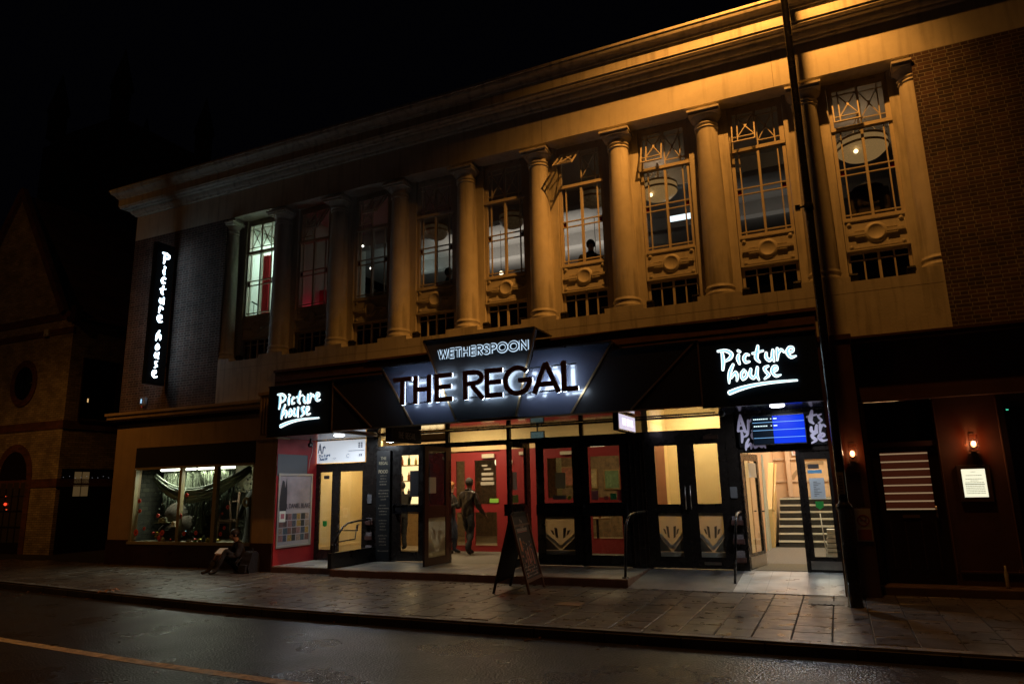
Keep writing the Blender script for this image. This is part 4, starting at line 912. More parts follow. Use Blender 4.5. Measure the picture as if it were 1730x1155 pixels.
fac('outer_panel', [(-4.22,yb,2.96),(-3.12,yb,2.96),(-1.95,yb,4.03),(-3.40,yb,4.04)], SATINBLK)
fac('outer_panel', [(-3.12,yb,2.96),(-1.905,yb,2.96),(-1.905,yb,3.99)], SATINBLK)
m = MB()
m.add([(BL,yf,2.97),(BR_,yf,2.97),(TR,yf,4.58),(TL,yf,4.58),(BL,yb,2.97),(BR_,yb,2.97),(TR,yb,4.58),(TL,yb,4.58)], [(0,1,2,3),(0,3,7,4),(1,5,6,2),(0,4,5,1),(3,2,6,7)])
m.build('centre_panel', mat('grey_black_panel', (.05,.055,.062), .3, spec=.6), cf)
m = MB(); m.box(TL-.02, TR+.02, yf-.02, -.05, 4.58, 4.61); m.build('centre_cap', BLACK, cf)
m = MB(); m.box(-9.60,-8.32,-.78,-.05,4.02,4.05); m.box(-3.42,-1.90,-.78,-.05,4.03,4.06); m.box(-8.34,TL,-.80,-.05,4.18,4.215); m.box(TR,-3.40,-.80,-.05,4.18,4.215)
m.box(-8.34,TL,-.74,-.70,4.0,4.18); m.box(TR,-3.40,-.74,-.70,4.0,4.18); m.box(-7.1,-4.9,-.74,-.70,4.0,4.58); m.build('canopy_top', BLACK, cf)
m = MB()
for a, b_, y in (((-8.57,2.97),(-9.58,3.90),yb-.008), ((-7.57,2.97),(-8.34,4.19),yb-.012), ((BL-.02,2.97),(TL-.02,4.58),yf-.002), ((BR_+.02,2.97),(TR+.02,4.58),yf-.002), ((-4.22,2.97),(-3.40,4.19),yb-.012), ((-3.12,2.97),(-1.97,4.03),yb-.008)):
    m.bar((a[0],y,a[1]), (b_[0],y,b_[1]), .032, .02)
m.box(-9.6,-1.9,-.785,-.75,2.935,2.962); m.box(-9.605,-9.58,-.77,-.75,2.96,4.02); m.box(-1.92,-1.895,-.77,-.75,2.96,4.02)
m.build('gold_seam', BRASS, cf)
# roman lettering
def arc(cx, cy, rx, ry, a0, a1, n=16): return [(cx+rx*math.cos(R(a0+(a1-a0)*i/n)), cy+ry*math.sin(R(a0+(a1-a0)*i/n))) for i in range(n+1)]
def roman(ch, w_, t):
    h = 1.-t/2; b_ = t/2
    if ch == 'T': return [[(0,h),(w_,h)], [(w_/2,h),(w_/2,0)]]
    if ch == 'H': return [[(b_,0),(b_,1)], [(w_-b_,0),(w_-b_,1)], [(b_,.5),(w_-b_,.5)]]
    if ch == 'E': return [[(b_,0),(b_,1)], [(b_,h),(w_,h)], [(b_,.52),(w_*.94,.52)], [(b_,b_),(w_,b_)]]
    if ch == 'L': return [[(b_,0),(b_,1)], [(b_,b_),(w_,b_)]]
    if ch == 'R': return [[(b_,0),(b_,1)], [(b_,h)]+arc(w_*.5,.73,w_*.40,h-.73,90,-90,14)+[(b_,.73-(h-.73))], [(w_*.42,.47),(w_-b_*.6,0)]]
    if ch == 'P': return [[(b_,0),(b_,1)], [(b_,h)]+arc(w_*.5,.71,w_*.42,h-.71,90,-90,14)+[(b_,.71-(h-.71))]]
    if ch == 'G': return [arc(w_*.5,.5,w_*.5-b_,.5-b_*.9,42,358,30), [(w_*.52,.50),(w_-b_*.1,.50)]]
    if ch == 'A': return [[(b_*.7,0),(w_/2-.0,1.0)], [(w_/2,1.0),(w_-b_*.7,0)], [(w_*.22,.30),(w_*.78,.30)]]
    if ch == 'W': return [[(b_*.7,1),(w_*.28,0)], [(w_*.28,0),(w_*.5,.95)], [(w_*.5,.95),(w_*.72,0)], [(w_*.72,0),(w_-b_*.7,1)]]
    if ch == 'N': return [[(b_,0),(b_,1)], [(b_,1),(w_-b_,0)], [(w_-b_,0),(w_-b_,1)]]
    if ch == 'O': return [arc(w_*.5,.5,w_*.5-b_,.5-b_*.9,0,360,32)]
    if ch == 'S': return [arc(w_*.5,.74,w_*.38,.26-b_,35,270,14)+arc(w_*.5,.27,w_*.42,.27-b_,85,-145,14)[1:]]
def letter(par, ch, x0, w_, z0, h, y, depth, face, glow, t=.16):
    st_ = roman(ch, w_/h, t); nm = 'letter'
    m = MB()
    for k, s_ in enumerate(st_):
        m.ribbon(s_, t, lambda u,v,n: (x0+u*h, y-n, z0+v*h), 0, depth-.0012*k)
    f_ = m.build(nm, face, par)
    m = MB()
    if h > .3:
        for k, s_ in enumerate(st_): m.ribbon(s_, t*.84, lambda u,v,n: (x0+u*h, y+.004+n, z0+v*h), 0, .012-.0012*k)
    else:   # glowing shape wider than the letter imitates the halo around it
        for k, s_ in enumerate(st_): m.ribbon(s_, t*2.1, lambda u,v,n: (x0+u*h, y+.003+n, z0+v*h), 0, .006-.0008*k)
    m.build('glowing_back', glow, f_); return f_
GLB = emit('letter_back_glow', (.64,.80,1.), 17.0); GLB2 = emit('letter_back_glow_small', (.60,.80,1.), 1.0)
nm_t = thing('pub_name_sign', 'large bronze capital letters with white back light standing off the canopy fascia', 'sign', (-5.9, -1.0, 3.33))
LT = [('T',-7.84,.42),('H',-7.37,.40),('E',-6.89,.38),('R',-6.26,.44),('E',-5.80,.36),('G',-5.42,.58),('A',-4.84,.54),('L',-4.27,.30)]
for ch, x, w_ in LT: letter(nm_t, ch, x, w_, 3.335, .55, -1.02, .05, BRONZE, GLB)
m = MB()
for a, b_, z in ((-7.8,-6.5,3.36), (-7.8,-6.5,3.85), (-6.2,-4.0,3.38), (-6.2,-4.0,3.83)): m.box(a, b_, -.985, -.965, z-.012, z+.012)
for x in (-7.6,-7.0,-6.3,-5.6,-5.0,-4.3): m.box(x-.01,x+.01,-.97,-.75,3.37,3.39); m.box(x-.01,x+.01,-.97,-.75,3.82,3.84)
m.build('support_rail', BLACK, nm_t)
sm_t = thing('pub_company_sign', 'small capital letters with white back light at the top of the centre canopy panel', 'sign', (-5.9, -1.0, 4.19))
word = 'WETHERSPOON'; wd = {'W':1.05,'E':.52,'T':.60,'H':.72,'R':.62,'S':.55,'P':.58,'O':.98,'N':.78}
gap = .12; hh = .185; tot = sum(wd[c] for c in word)+gap*(len(word)-1); sx = 1.92/(tot*hh); x = -6.87
for c in word:
    letter(sm_t, c, x, wd[c]*hh*sx, 4.19, hh, -.945, .008, mat('dark_letter_face', (.02,.012,.010), .4), GLB2, t=.155); x += (wd[c]+gap)*hh*sx
# hanging blade signs under the canopy
t = thing('hanging_sign', 'unlit dark hanging sign with thin grey letters under the left part of the canopy', 'sign', (-8.18, -.15, 2.68))
B('board', BLACKM, t, (-8.26, -8.12, -.70, .44, 2.67, 2.965), bevel=.006)
m = MB(); 
for a in ((-8.118,-8.112,-.66,.40,2.70,2.706), (-8.118,-8.112,-.66,.40,2.93,2.936), (-8.118,-8.112,-.66,-.654,2.706,2.93), (-8.118,-8.112,.394,.40,2.706,2.93)): m.box(*a)
m.build('border', mat('grey_line',(.10,.09,.12),.5), t)
def blade(par, X, y0, y1, z0, h, mt, th=.13):
    wds = {'T':.5,'H':.6,'E':.5,'R':.55,'G':.8,'A':.7,'L':.45,' ':.35}; s_ = 'THE REGAL'; tot = sum(wds[c] for c in s_)+.14*8; k = (y1-y0)/(tot*h); y = y0; m = MB()
    for c in s_:
        if c != ' ':
            for i, st_ in enumerate(roman(c, wds[c]*k, th)): m.ribbon(st_, th, lambda u,v,n: (X+n, y+u*h, z0+v*h), 0, .004+.0006*i)
        y += (wds[c]+.14)*k*h
    m.build('lettering', mt, par)
blade(t, -8.119, -.45, .20, 2.745, .13, mat('grey_letter',(.42,.36,.40),.5), .10)
t = thing('hanging_sign', 'lit white hanging sign under the right part of the canopy', 'sign', (-3.41, -.15, 2.66))
B('board', BLACK, t, (-3.47, -3.37, -.72, .42, 2.635, 2.955), bevel=.006)
B('lit_face', emit('lit_face', (.80,.74,.95), .85), t, (-3.369, -3.362, -.68, .38, 2.665, 2.925))
blade(t, -3.361, -.50, .22, 2.74, .125, emit('pink_letter_glow', (1.,.80,.95), 1.7), .17)
# lit white information panel above the left cinema doors
t = thing('info_panel', 'bright white information panel above the left cinema doors with faded blue lettering', 'sign', (-10.67, .93, 2.37))
B('panel', mat('white_panel', (.78,.82,.88), .12, emis=(.85,.92,1.), es=.5), t, (-11.38, -9.97, .925, .945, 2.375, 2.895), bevel=.003)
PB = mat('pale_blue_print', (.30,.42,.62), .4); PG = mat('grey_print', (.35,.36,.42), .4)
m = MB()
def fnA(u, v, n): return (-11.34+(u-20)*.0011, .924-n, 2.84-(v-120)*.0013)
brush(m, ['A','R'], fnA, .003)
def fnP(u, v, n): return (-11.33+(u-165)*.00055, .924-n, 2.58-(v-250)*.0006)
brush(m, ['P','i','c','t','u','r','e','h','o','v','s','E'], fnP, .003)
m.build('lettering', PB, t)
m = MB(); 
for i in range(3):
    for j in range(2): m.box(-10.16+j*.07,-10.11+j*.07,.921,.924,2.70+i*.045,2.735+i*.045)
m.box(-10.14,-10.11,.921,.924,2.50,2.56); m.box(-10.09,-10.05,.921,.924,2.50,2.56); m.box(-10.45,-9.98,.922,.924,2.63,2.645)
m.ribbon(arc(-10.45,2.52,.045,.04,40,320,14), .012, lambda u,v,n: (u,.924-n,v), 0, .003); m.ribbon(arc(-10.85,2.5,.04,.035,200,350,10), .012, lambda u,v,n: (u,.924-n,v), 0, .003)
m.build('icons', PG, t)
# framed film poster on the red wall
t = thing('poster_frame', 'silver framed film poster with a brick wall picture hung on the red side wall', 'poster', (-11.40, .25, .5))
xw = -11.385
B('frame', mat('silver_frame', (.45,.44,.43), .35, metal=.5), t, (xw-.03, xw+.005, -.32, .81, .50, .555), (xw-.03, xw+.005, -.32, .81, 2.075, 2.13), (xw-.03, xw+.005, -.32, -.27, .555, 2.075), (xw-.03, xw+.005, .76, .81, .555, 2.075), bevel=.004)
PBK = brick('poster_brickwork', (.33,.24,.25), (.27,.23,.25), (.38,.35,.37), 'yz', bw=.055, rh=.022, ms=.003, english=False, offset=.5, rough=.5, bump=0, jitter=0)
B('print', PBK, t, (xw-.03, xw-.012, -.27, .76, 1.32, 2.075)); B('print', mat('pale_print',(.36,.33,.35),.5), t, (xw-.03, xw-.0125, -.27, .76, .555, 1.32))
m = MB(); m.prism([(-.24,1.28),(-.03,1.28),(-.02,1.7),(-.05,2.03),(-.09,1.8),(-.12,1.95),(-.18,1.98),(-.22,1.8),(-.26,1.45)], xw-.012, xw-.010, 'x'); m.build('dark_figure', mat('print_black',(.03,.028,.035),.5), t)
text('title', 'I, DANIEL BLAKE', .15, (xw-.006,.36,1.40), mat('title_black',(.05,.04,.05),.5), t, rot=(90,0,90), xs=.72)
m = MB(); m.box(xw-.012,xw-.008,-.24,-.05,1.06,1.30); m.build('small_card', PAPER, t)
m = MB(); m.box(xw-.009,xw-.006,-.20,-.09,1.13,1.24); m.build('card_print', mat('card_red',(.5,.15,.18),.5), t)
tc = [(.16,.08,.07),(.07,.08,.11),(.28,.20,.16),(.08,.05,.05),(.32,.20,.06),(.06,.09,.12),(.24,.12,.12),(.04,.04,.04)]
for ci in range(8):
    for r_ in range(4):
        for c_ in range(7):
            if (r_*7+c_*3+r_*r_) % 8 == ci: y0 = -.25+c_*.143; z0 = 1.10-r_*.155; B('still', mat('still_%d' % ci, tc[ci], .5, var=.5, vscale=25), t, (xw-.0125,xw-.009,y0,y0+.115+.02*((c_+r_) % 2),z0-.0,z0+.135))
# black menu column beside the pub doors
t = thing('menu_board', 'tall narrow black menu board with dull gold lettering left of the pub doors', 'menu board', (-9.42, .93, .2))
B('board', mat('menu_black',(.018,.020,.022),.35), t, (-9.61, -9.24, .90, .944, .18, 2.60), bevel=.005)
GOLDT = mat('dull_gold_text', (.55,.48,.30), .5); GT2 = mat('dim_text', (.22,.19,.14), .6)
for s_, z, h in (('THE', 2.42, .10), ('REGAL', 2.31, .10), ('FOOD', 2.12, .11)): text('lettering', s_, h, (-9.425, .899, z), GOLDT, t, xs=.85, offset=.001)
m = MB(); rr = random.Random(3)
for i in range(26):
    z = 2.02-i*.066
    if i % 5 == 4: continue
    w_ = rr.uniform(.12,.26); x = -9.425-w_/2
    while x < -9.425+w_/2: q = rr.uniform(.015,.05); m.box(x, x+q, .897, .8995, z, z+rr.uniform(.014,.03)); x += q+.012
m.build('small_print', GT2, t)
# leaflet rack strips
for X, lab in ((-9.80, 'small leaflet holders on the black pier beside the left cinema door'), (-1.73, 'small leaflet holders on the black pier left of the right cinema entrance')):
    t = thing('leaflet_rack', lab, 'leaflet rack', (X, .93, .25))
    for z in (.30,.62,.95): B('holder', mat('clear_brown',(.12,.06,.05),.3), t, *[(X-.10,X+.10,.88,.892,z,z+.08), (X-.10,X-.09,.892,.945,z,z+.08), (X+.09,X+.10,.892,.945,z,z+.08), (X-.10,X+.10,.892,.945,z-.01,z)])
    for z0, z1 in ((.31,.50),(.63,.78),(.96,1.10)): B('leaflet', mat('leaflet_grey',(.25,.22,.23),.6,var=.5,vscale=40), t, (X-.085,X+.085,.90,.915,z0,z1))
    B('keypad', mat('keypad_grey',(.18,.18,.19),.4), t, (X-.08,X+.04,.93,.945,1.42,1.62))
# screen and patterned panel over the right cinema entrance
t = thing('listings_screen', 'glowing screen half black and half bright blue over the right cinema entrance', 'screen', (-.86, .80, 2.35))
B('casing', BLACK, t, (-1.315, -.415, .78, .86, 2.34, 2.86), bevel=.004)
B('blue_half', emit('screen_blue', (.0,.045,1.0), .85), t, (-.955, -.43, .774, .779, 2.36, 2.85))
B('black_half', emit('screen_black', (.0,.004,.012), 1.0), t, (-1.30, -.955, .774, .779, 2.36, 2.85))
m = MB()
for z in (2.74,2.60,2.465): m.box(-1.30,-.43,.7715,.7735,z-.004,z+.004)
m.build('rule', emit('screen_line', (.25,.55,1.), 1.0), t)
m = MB(); rr = random.Random(5)
for z, n in ((2.80,8),(2.675,8)):
    x = -1.28
    for i in range(n): q = rr.uniform(.012,.03); m.box(x,x+q,.7715,.7735,z-.008,z+.010); x += q+.008
    m.box(-.99,-.97,.7715,.7735,z-.006,z+.008); m.box(-.94,-.88,.770,.7735,z-.008,z+.010)
m.build('listing_text', emit('screen_text', (.75,.95,1.), 1.4), t)
t = thing('lettered_panel', 'black panel with big pale lilac brush letters behind the blue screen', 'sign', (-.86, .92, 2.31))
B('panel', BLACK, t, (-1.57, -.10, .90, .94, 2.315, 2.925)); 
LIL = mat('lilac_letter', (.55,.53,.68), .5, emis=(.55,.5,.75), es=.16)
m = MB()
def fn1(u, v, n): return (-1.59+(u-10)*.0015, .899-n, 2.94-(v-100)*.0017)
brush(m, ['A','R'], fn1, .004, grow=1.0)
def fn2(u, v, n): return (-1.59+(u-150)*.00135, .898-n, 2.63-(v-250)*.00140)
brush(m, ['P','i','c','h','o','v'], fn2, .004, grow=1.0)
def fn3(u, v, n): return (-.11+(u-712)*.00160, .897-n, 2.68-(v-250)*.00160)
brush(m, ['u','r'], fn3, .004, grow=1.0)
def fn4(u, v, n): return (-.11+(u-665)*.00190, .896-n, 2.52-(v-380)*.00170)
brush(m, ['s','E'], fn4, .004, grow=1.0)
def fn5(u, v, n): return (-.24+(u-540)*.00180, .895-n, 2.91-(v-230)*.00180)
brush(m, ['t'], fn5, .004, grow=1.0)
def fn6(u, v, n): return (-.13+(u-590)*.0016, .894-n, 2.84-(v-388)*.0016)
brush(m, ['s'], fn6, .004)
m.build('lettering', LIL, t)
B('strip', mat('pale_strip',(.6,.58,.5),.5), t, (-1.15,-.65,.895,.899,2.345,2.352)); B('web_line', mat('pale_strip',(.6,.58,.5),.5), t, (-.98,-.62,.895,.899,2.362,2.375))
# little monitor above the middle pub doors
t = thing('monitor', 'small dark monitor hanging inside the transom above the middle pub doors', 'monitor', (-5.65, 1.4, 2.65))
B('casing', BLACK, t, (-5.96,-5.64,1.42,1.46,2.65,2.88)); B('picture', mat('cctv_image',(.10,.16,.17),.4,var=.8,vscale=14,emis=(.2,.3,.3),es=.25), t, (-5.945,-5.655,1.412,1.419,2.665,2.865))
B('bracket', BLACK, t, (-5.82,-5.79,1.43,1.45,2.88,3.45))
# cctv cameras
for X, Y, Z, lab in ((-11.1,.35,2.78,'small black dome camera under the left box sign by the red wall'), (-1.70,-.15,2.86,'small black camera under the right box sign beside the pub transom')):
    t = thing('security_camera', lab, 'camera', (X, Y, Z)); m = MB(); m.ball((X,Y,Z), .06, 8); m.build('housing', BLACK, t)
    MB().tube([(X,Y,Z+.03),(X,Y,2.95)], .025, 8).build('mount', BLACK, t); MB().ball((X+.05,Y-.05,Z-.01), .022, 6).build('lens', mat('grey_lens',(.3,.3,.32),.2), t)
# down-lights
for X, Y, Z, e, lab in ((-9.95,-.05,2.925,30,'bright oval downlight in the soffit under the left box sign'), (-.80,.02,2.955,30,'bright oval downlight in the soffit under the right box sign')):
    t = thing('downlight', lab, 'light', (X, Y, Z)); m = MB(); m.lathe([(.0,Z-.03),(.10,Z-.03),(.12,Z-.015),(.12,Z-.001)], X, Y, 20); m.build('diffuser', emit('downlight_glow', (.95,.98,1.), 5.0), t)
    light('AREA', 'lamp', (X,Y,Z-.05), e*.75, (.85,.92,1.), t, size=.22, rot=(0,0,0))

# handrails
def rail(name, lab, pts, r=.02, foot=None, extra=None, mt=None):
    t = thing(name, lab, 'handrail', pts[0]); MB().tube(pts, r, 10).build('rail', mt or BLACK, t)
    if foot: m = MB(); m.lathe([(0,foot[2]+.02),(.05,foot[2]+.02),(.065,foot[2]+.002),(.065,foot[2])], foot[0], foot[1], 16); m.build('foot_plate', BLACK, t)
    if extra:
        m = MB()
        for a in extra: m.tube(a, r*.6, 8)
        m.build('lower_bar', BLACK, t)
rail('handrail', 'black curved handrail rising at the right front corner of the terrace step', [(-3.45,-.52,.15),(-3.42,-.5,.75),(-3.41,-.47,1.0),(-3.39,-.38,1.13),(-3.38,-.2,1.19),(-3.38,.3,1.20),(-3.38,.9,1.20)], .024, (-3.45,-.52,.15))
rail('handrail', 'black curved handrail standing on the pavement left of the right cinema entrance', [(-1.72,-.10,.05),(-1.66,-.08,.7),(-1.64,-.05,.95),(-1.63,.03,1.10),(-1.63,.18,1.17),(-1.63,.5,1.18),(-1.66,.90,1.18)], .022, (-1.72,-.10,.045))
P_ = [(-9.66,-.45,.62),(-9.66,-.36,.80),(-9.67,-.2,.95),(-9.69,.0,1.03),(-9.72,.4,1.06),(-9.76,.92,1.07)]
rail('handrail', 'black arched handrail on the low black divider beside the left cinema door', [(-9.66,-.50,.40)]+P_, .022, None, [[(-9.66,-.42,.66),(-9.72,.3,.68),(-9.72,.36,.98)]])
m = MB(); m.box(-9.72,-9.62,-.60,.94,.15,.46); m.box(-9.70,-9.64,-.56,-.50,.46,.62); solo(m.build('divider', BLACK, bevel=.008), 'low black divider wall between the cinema step and the pub terrace', 'divider')

# folding pavement board
FW = mat('board_frame_wood', (.13,.07,.04), .5, var=.3, vscale=10); BD = mat('chalk_black', (.022,.020,.018), .6)
t = thing('folding_board', 'folding pavement board with dark chalk poster standing in front of the pub terrace', 'pavement board', (-5.02, -1.3, 0))
A0, A1 = Vector((-4.68,-1.80,0)), Vector((-4.80,-.86,0)); B0, B1 = Vector((-5.30,-1.86,0)), Vector((-5.42,-.92,0)); T0, T1 = Vector((-4.99,-1.79,1.24)), Vector((-5.11,-.87,1.24))
def panel(a0, a1, t0, t1, face):
    up = (t0-a0); side = (a1-a0).normalized(); nr = side.cross(up).normalized()
    if nr.x < 0: nr = -nr
    if not face: nr = -nr
    u = up
    m = MB(); w_ = (a1-a0).length
    for k in (0.02, w_-.02): m.bar(a0+side*k, a0+side*k+u, .04, .035, nr)
    m.bar(a0+u*.16+side*.04, a0+u*.16+side*(w_-.04), .05, .03, nr); 
    if face: m.bar(a0+u*.86+side*.04, a0+u*.86+side*(w_-.04), .035, .034, nr)
    f_ = m.build('frame', FW if face else BLACKM, t)
    m = MB(); q0 = a0+u*.18+side*.04-nr*.008; q1 = a0+u*.18+side*(w_-.04)-nr*.008
    pts = [q0, q1, q1+u*.80, (q0+q1)/2+u*.90 if face else q1+u*.80, q0+u*.80]
    pts = [q0, q1, q1+u*.78, q1+u*.86-side*.10, q0+u*.86+side*.10, q0+u*.78]
    n_ = len(pts); m.add([p+nr*.004 for p in pts]+[p-nr*.006 for p in pts], [tuple(range(n_)), tuple(range(n_, 2*n_))[::-1]]+[(i, (i+1) % n_, n_+(i+1) % n_, n_+i) for i in range(n_)])
    p_ = m.build('panel', BD, t)
    return side, u.normalized(), nr, w_, u.length
side, un, nr, w_, ul = panel(A0, A1, T0, T1, True); panel(B0, B1, T0, T1, False)
def onb(s_, h): return A0+side*s_+un*h+nr*.0015
cols = {'amber':(.45,.16,.05), 'pale':(.40,.36,.30), 'rose':(.40,.16,.13), 'blue':(.10,.13,.25), 'brown':(.25,.12,.07)}
rr = random.Random(11)
mm = {k: MB() for k in cols}
def blob(k, s_, h, ws, hs):
    p = onb(s_, h); mm[k].add([p, p+side*ws, p+side*ws*.9+un*hs, p+side*ws*.08+un*hs*.95], [(0,1,2,3)]) 
blob('amber', .16, .68, .10, .20); blob('pale', .17, .86, .08, .04); blob('rose', .14, .98, w_-.34, .015)
for i in range(14): blob('pale', .16+i*.042, 1.0, .028, .05)
for i in range(4): blob('rose' if i % 2 else 'brown', .34+i*.12, .42+.03*(i % 3), .07, .26)
for i in range(46): blob(rr.choice(list(cols)), rr.uniform(.12,w_-.22), rr.uniform(.26,.80), rr.uniform(.02,.07), rr.uniform(.015,.05))
for i in range(34): blob('pale', .14+(i % 9)*.075, .26+(i//9)*.05, rr.uniform(.02,.06), .02)
for k in mm:
    if mm[k].v: mm[k].build('poster_print', mat('chalk_'+k, cols[k], .6), t)
ang = math.degrees(math.atan2(side.y, side.x)); tl = math.degrees(math.acos(un.z))
for s_, h, z in (('The', .09, 1.16), ('Regal', .09, 1.09)):
    cu = text('title', s_, h, (0,0,0), mat('chalk_pale', (.4,.36,.3), .6), t)
    Mx = Matrix((side, un, nr)).transposed().to_4x4(); Mx.translation = (onb(w_/2, z-.0)+nr*.002)-origin(t)
    cu.data.transform(Matrix.Rotation(R(-90),4,'X') @ I(origin(t))); cu.data.transform(Mx)

# ================================================================== right hand pub front
pub = thing('tavern_shopfront', 'dark brown timber pub shopfront at the right end of the street front', 'shopfront', (3.5, 0, 0))
PUBP = mat('pub_brown_paint', (.085,.042,.026), .42, var=.18, vscale=3, rvar=.12, bump=.1, bscale=15)
PUBD = mat('pub_door_dark', (.020,.012,.010), .35, var=.2)
m = MB(); m.box(-.075,.40,-.70,-.001,.0,3.90); m.box(-.075,.0,-.001,.95,.0,2.96); m.build('pilaster', PUBP, pub)
m = MB()
m.box(.22,9,-.14,-.001,2.96,3.84); m.box(.40,9,-.22,-.001,2.90,2.96); m.box(.20,9,-.32,-.001,3.84,3.90); m.box(.22,9,-.36,-.001,3.90,3.935); m.box(-.08,.42,-.72,-.36,3.84,3.92)
m.build('fascia', PUBP, pub)
m = MB(); m.box(.40,.50,-.06,.1,.14,2.9); m.box(1.44,1.50,-.03,.1,.14,2.9); m.box(.5,1.44,-.02,.1,2.18,2.26); m.build('door_frame', PUBP, pub)
m = MB(); m.box(.445,.46,-.075,-.06,.14,2.85); m.box(1.455,1.47,-.045,-.03,.3,2.85); m.box(2.265,2.28,-.035,-.02,.3,2.85); m.build('beading', mat('pub_bead',(.16,.09,.055),.3), pub)
B('fanlight', mat('black_fanlight',(.008,.007,.007),.15), pub, (.5,1.44,.03,.04,2.26,2.9))
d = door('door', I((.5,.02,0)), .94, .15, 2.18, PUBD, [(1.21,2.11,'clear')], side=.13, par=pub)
m = MB()
for x in (.66,.86,1.08,1.27): m.box(x,x+.02,.006,.02,.35,1.05)
m.build('door_moulding', mat('door_mould',(.045,.03,.025),.3), d)
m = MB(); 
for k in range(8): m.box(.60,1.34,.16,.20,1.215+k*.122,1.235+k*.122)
m.build('blind_slats', mat('brass_slats',(.50,.33,.16),.35,metal=.3,emis=(1.,.62,.34),es=.32), d)  # brightness of the slats is put in as emission, no lamp there
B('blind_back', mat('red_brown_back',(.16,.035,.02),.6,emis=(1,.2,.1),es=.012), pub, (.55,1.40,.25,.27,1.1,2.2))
m = MB(); m.box(1.50,2.29,-.02,.1,.34,2.90); m.box(1.50,9,-.05,.1,.14,.34); m.box(1.50,9,-.075,.1,.32,.345); m.build('wall_panel', PUBP, pub)
m = MB(); m.box(2.29,2.36,-.03,.1,.34,2.9); m.box(2.36,9,-.01,.1,.34,1.0); m.box(2.36,9,-.02,.1,2.80,2.9); m.box(3.6,3.68,-.02,.1,1,2.8); m.build('window_frame', PUBD, pub)
MB().box(2.36,9,.04,.046,1.0,2.8).build('window_glass', GLASSD, pub)
B('window_room', mat('dim_room',(.10,.07,.05),.8), pub, (2.3,9,1.8,1.85,.5,3.0)); B('window_ceiling', mat('dim_ceiling',(.35,.28,.2),.8), pub, (2.3,9,.2,1.8,2.86,2.9))
B('roof_strip', mat('green_led',(.1,.1,.1),.5,emis=(.1,1,.55),es=.8), pub, (2.40,2.43,.02,.03,2.66,2.675))
SHADE = frost('lamp_shade_glass', (.75,.55,.42), .6)
def wall_lamp(X, Y, Z, lab, e):
    t = thing('wall_lamp', lab, 'wall lamp', (X, Y, Z), 'wall lamps on the brown pub front')
    B('back_plate', mat('lamp_bronze',(.06,.035,.02),.4), t, (X-.035,X+.035,Y-.02,Y,Z-.02,Z+.26)); B('arm', mat('lamp_bronze',(.06,.035,.02),.4), t, (X-.012,X+.012,Y-.07,Y-.02,Z+.04,Z+.06), (X-.06,X+.06,Y-.13,Y-.035,Z-.015,Z-.005))
    m = MB()
    for a in ((X-.058,X-.052,Y-.13,Y-.04,Z-.005,Z+.24), (X+.052,X+.058,Y-.13,Y-.04,Z-.005,Z+.24), (X-.052,X+.052,Y-.134,Y-.128,Z-.005,Z+.24)): m.box(*a)
    m.build('shade', glass('amber_shade', (.95,.70,.55), .10, .25), t)
    m = MB(); m.ball((X,Y-.085,Z+.095), .034, 8, (1,1,1.35)); m.build('bulb', emit('bulb_glow', (1.,.62,.33), 9.), t)
    light('POINT', 'lamp_light', (X,Y-.15,Z+.11), e, (1.,.55,.30), t, size=.04)
wall_lamp(1.90, -.02, 2.08, 'glowing glass wall lamp on the brown panel above the lit menu case', 5.5)
wall_lamp(.24, -.70, 1.98, 'glowing glass wall lamp behind the street lamp post on the brown pilaster', 2.2)
t = thing('menu_case', 'small lit menu case with a white page on the brown wall', 'menu case', (1.84, -.03, 1.33))
B('case', mat('case_brown',(.07,.04,.025),.4), t, (1.64,2.06,-.06,-.021,1.33,1.87), bevel=.006); B('page', mat('menu_page',(.8,.78,.62),.6,emis=(1.,.98,.72),es=.95), t, (1.695,1.995,-.064,-.0605,1.40,1.81))
m = MB(); rr = random.Random(2)
for i in range(13):
    z = 1.765-i*.026; w_ = rr.choice((.06,.10,.2,.22)) if i < 6 else .24; x = 1.845-w_/2
    if i in (1,3): continue
    while x < 1.845+w_/2: q = rr.uniform(.01,.03); m.box(x,min(x+q,1.845+w_/2),-.0665,-.0642,z,z+.007); x += q+.006
m.box(1.72,1.97,-.0665,-.0642,1.585,1.592)
m.build('print', mat('menu_print',(.10,.09,.07),.6), t)
t = thing('no_smoking_sign', 'cream no smoking sign with a red circle behind the lamp post', 'sign', (.28, -.70, .80))
B('plate', mat('sign_cream',(.34,.28,.19),.5), t, (.17,.385,-.712,-.701,.80,1.27)); m = MB(); m.ribbon(arc(.278,1.10,.075,.075,0,360,28), .018, lambda u,v,n:(u,-.712-n,v), 0, .003); m.ribbon([(.225,1.15),(.33,1.05)], .016, lambda u,v,n:(u,-.712-n,v), 0, .0025); m.box(.185,.37,-.715,-.712,.82,.97); m.build('red_mark', mat('sign_red',(.22,.05,.035),.5), t)
m = MB(); m.box(.235,.32,-.7135,-.712,1.09,1.105); m.tube([(.31,-.713,1.11),(.32,-.713,1.13),(.305,-.713,1.15)], .003, 5); m.build('cigarette', mat('print_black',(.03,.028,.035),.5), t)
m = MB(); m.lathe([(0,0),(.022,.0),(.024,.01),(.024,.13),(.012,.17),(.012,.21),(0,.21)], 0, 0, 12); m.T = None
o = m.build('bottle', mat('cream_bottle', (.45,.40,.25), .4)); o.location = (2.02,-.12,.345-.20); o.location = (2.03, -.20, .142); tag(o, 'small pale bottle standing at the foot of the brown wall under the menu case', 'bottle'); o.scale = (1.1,1.1,1.45)

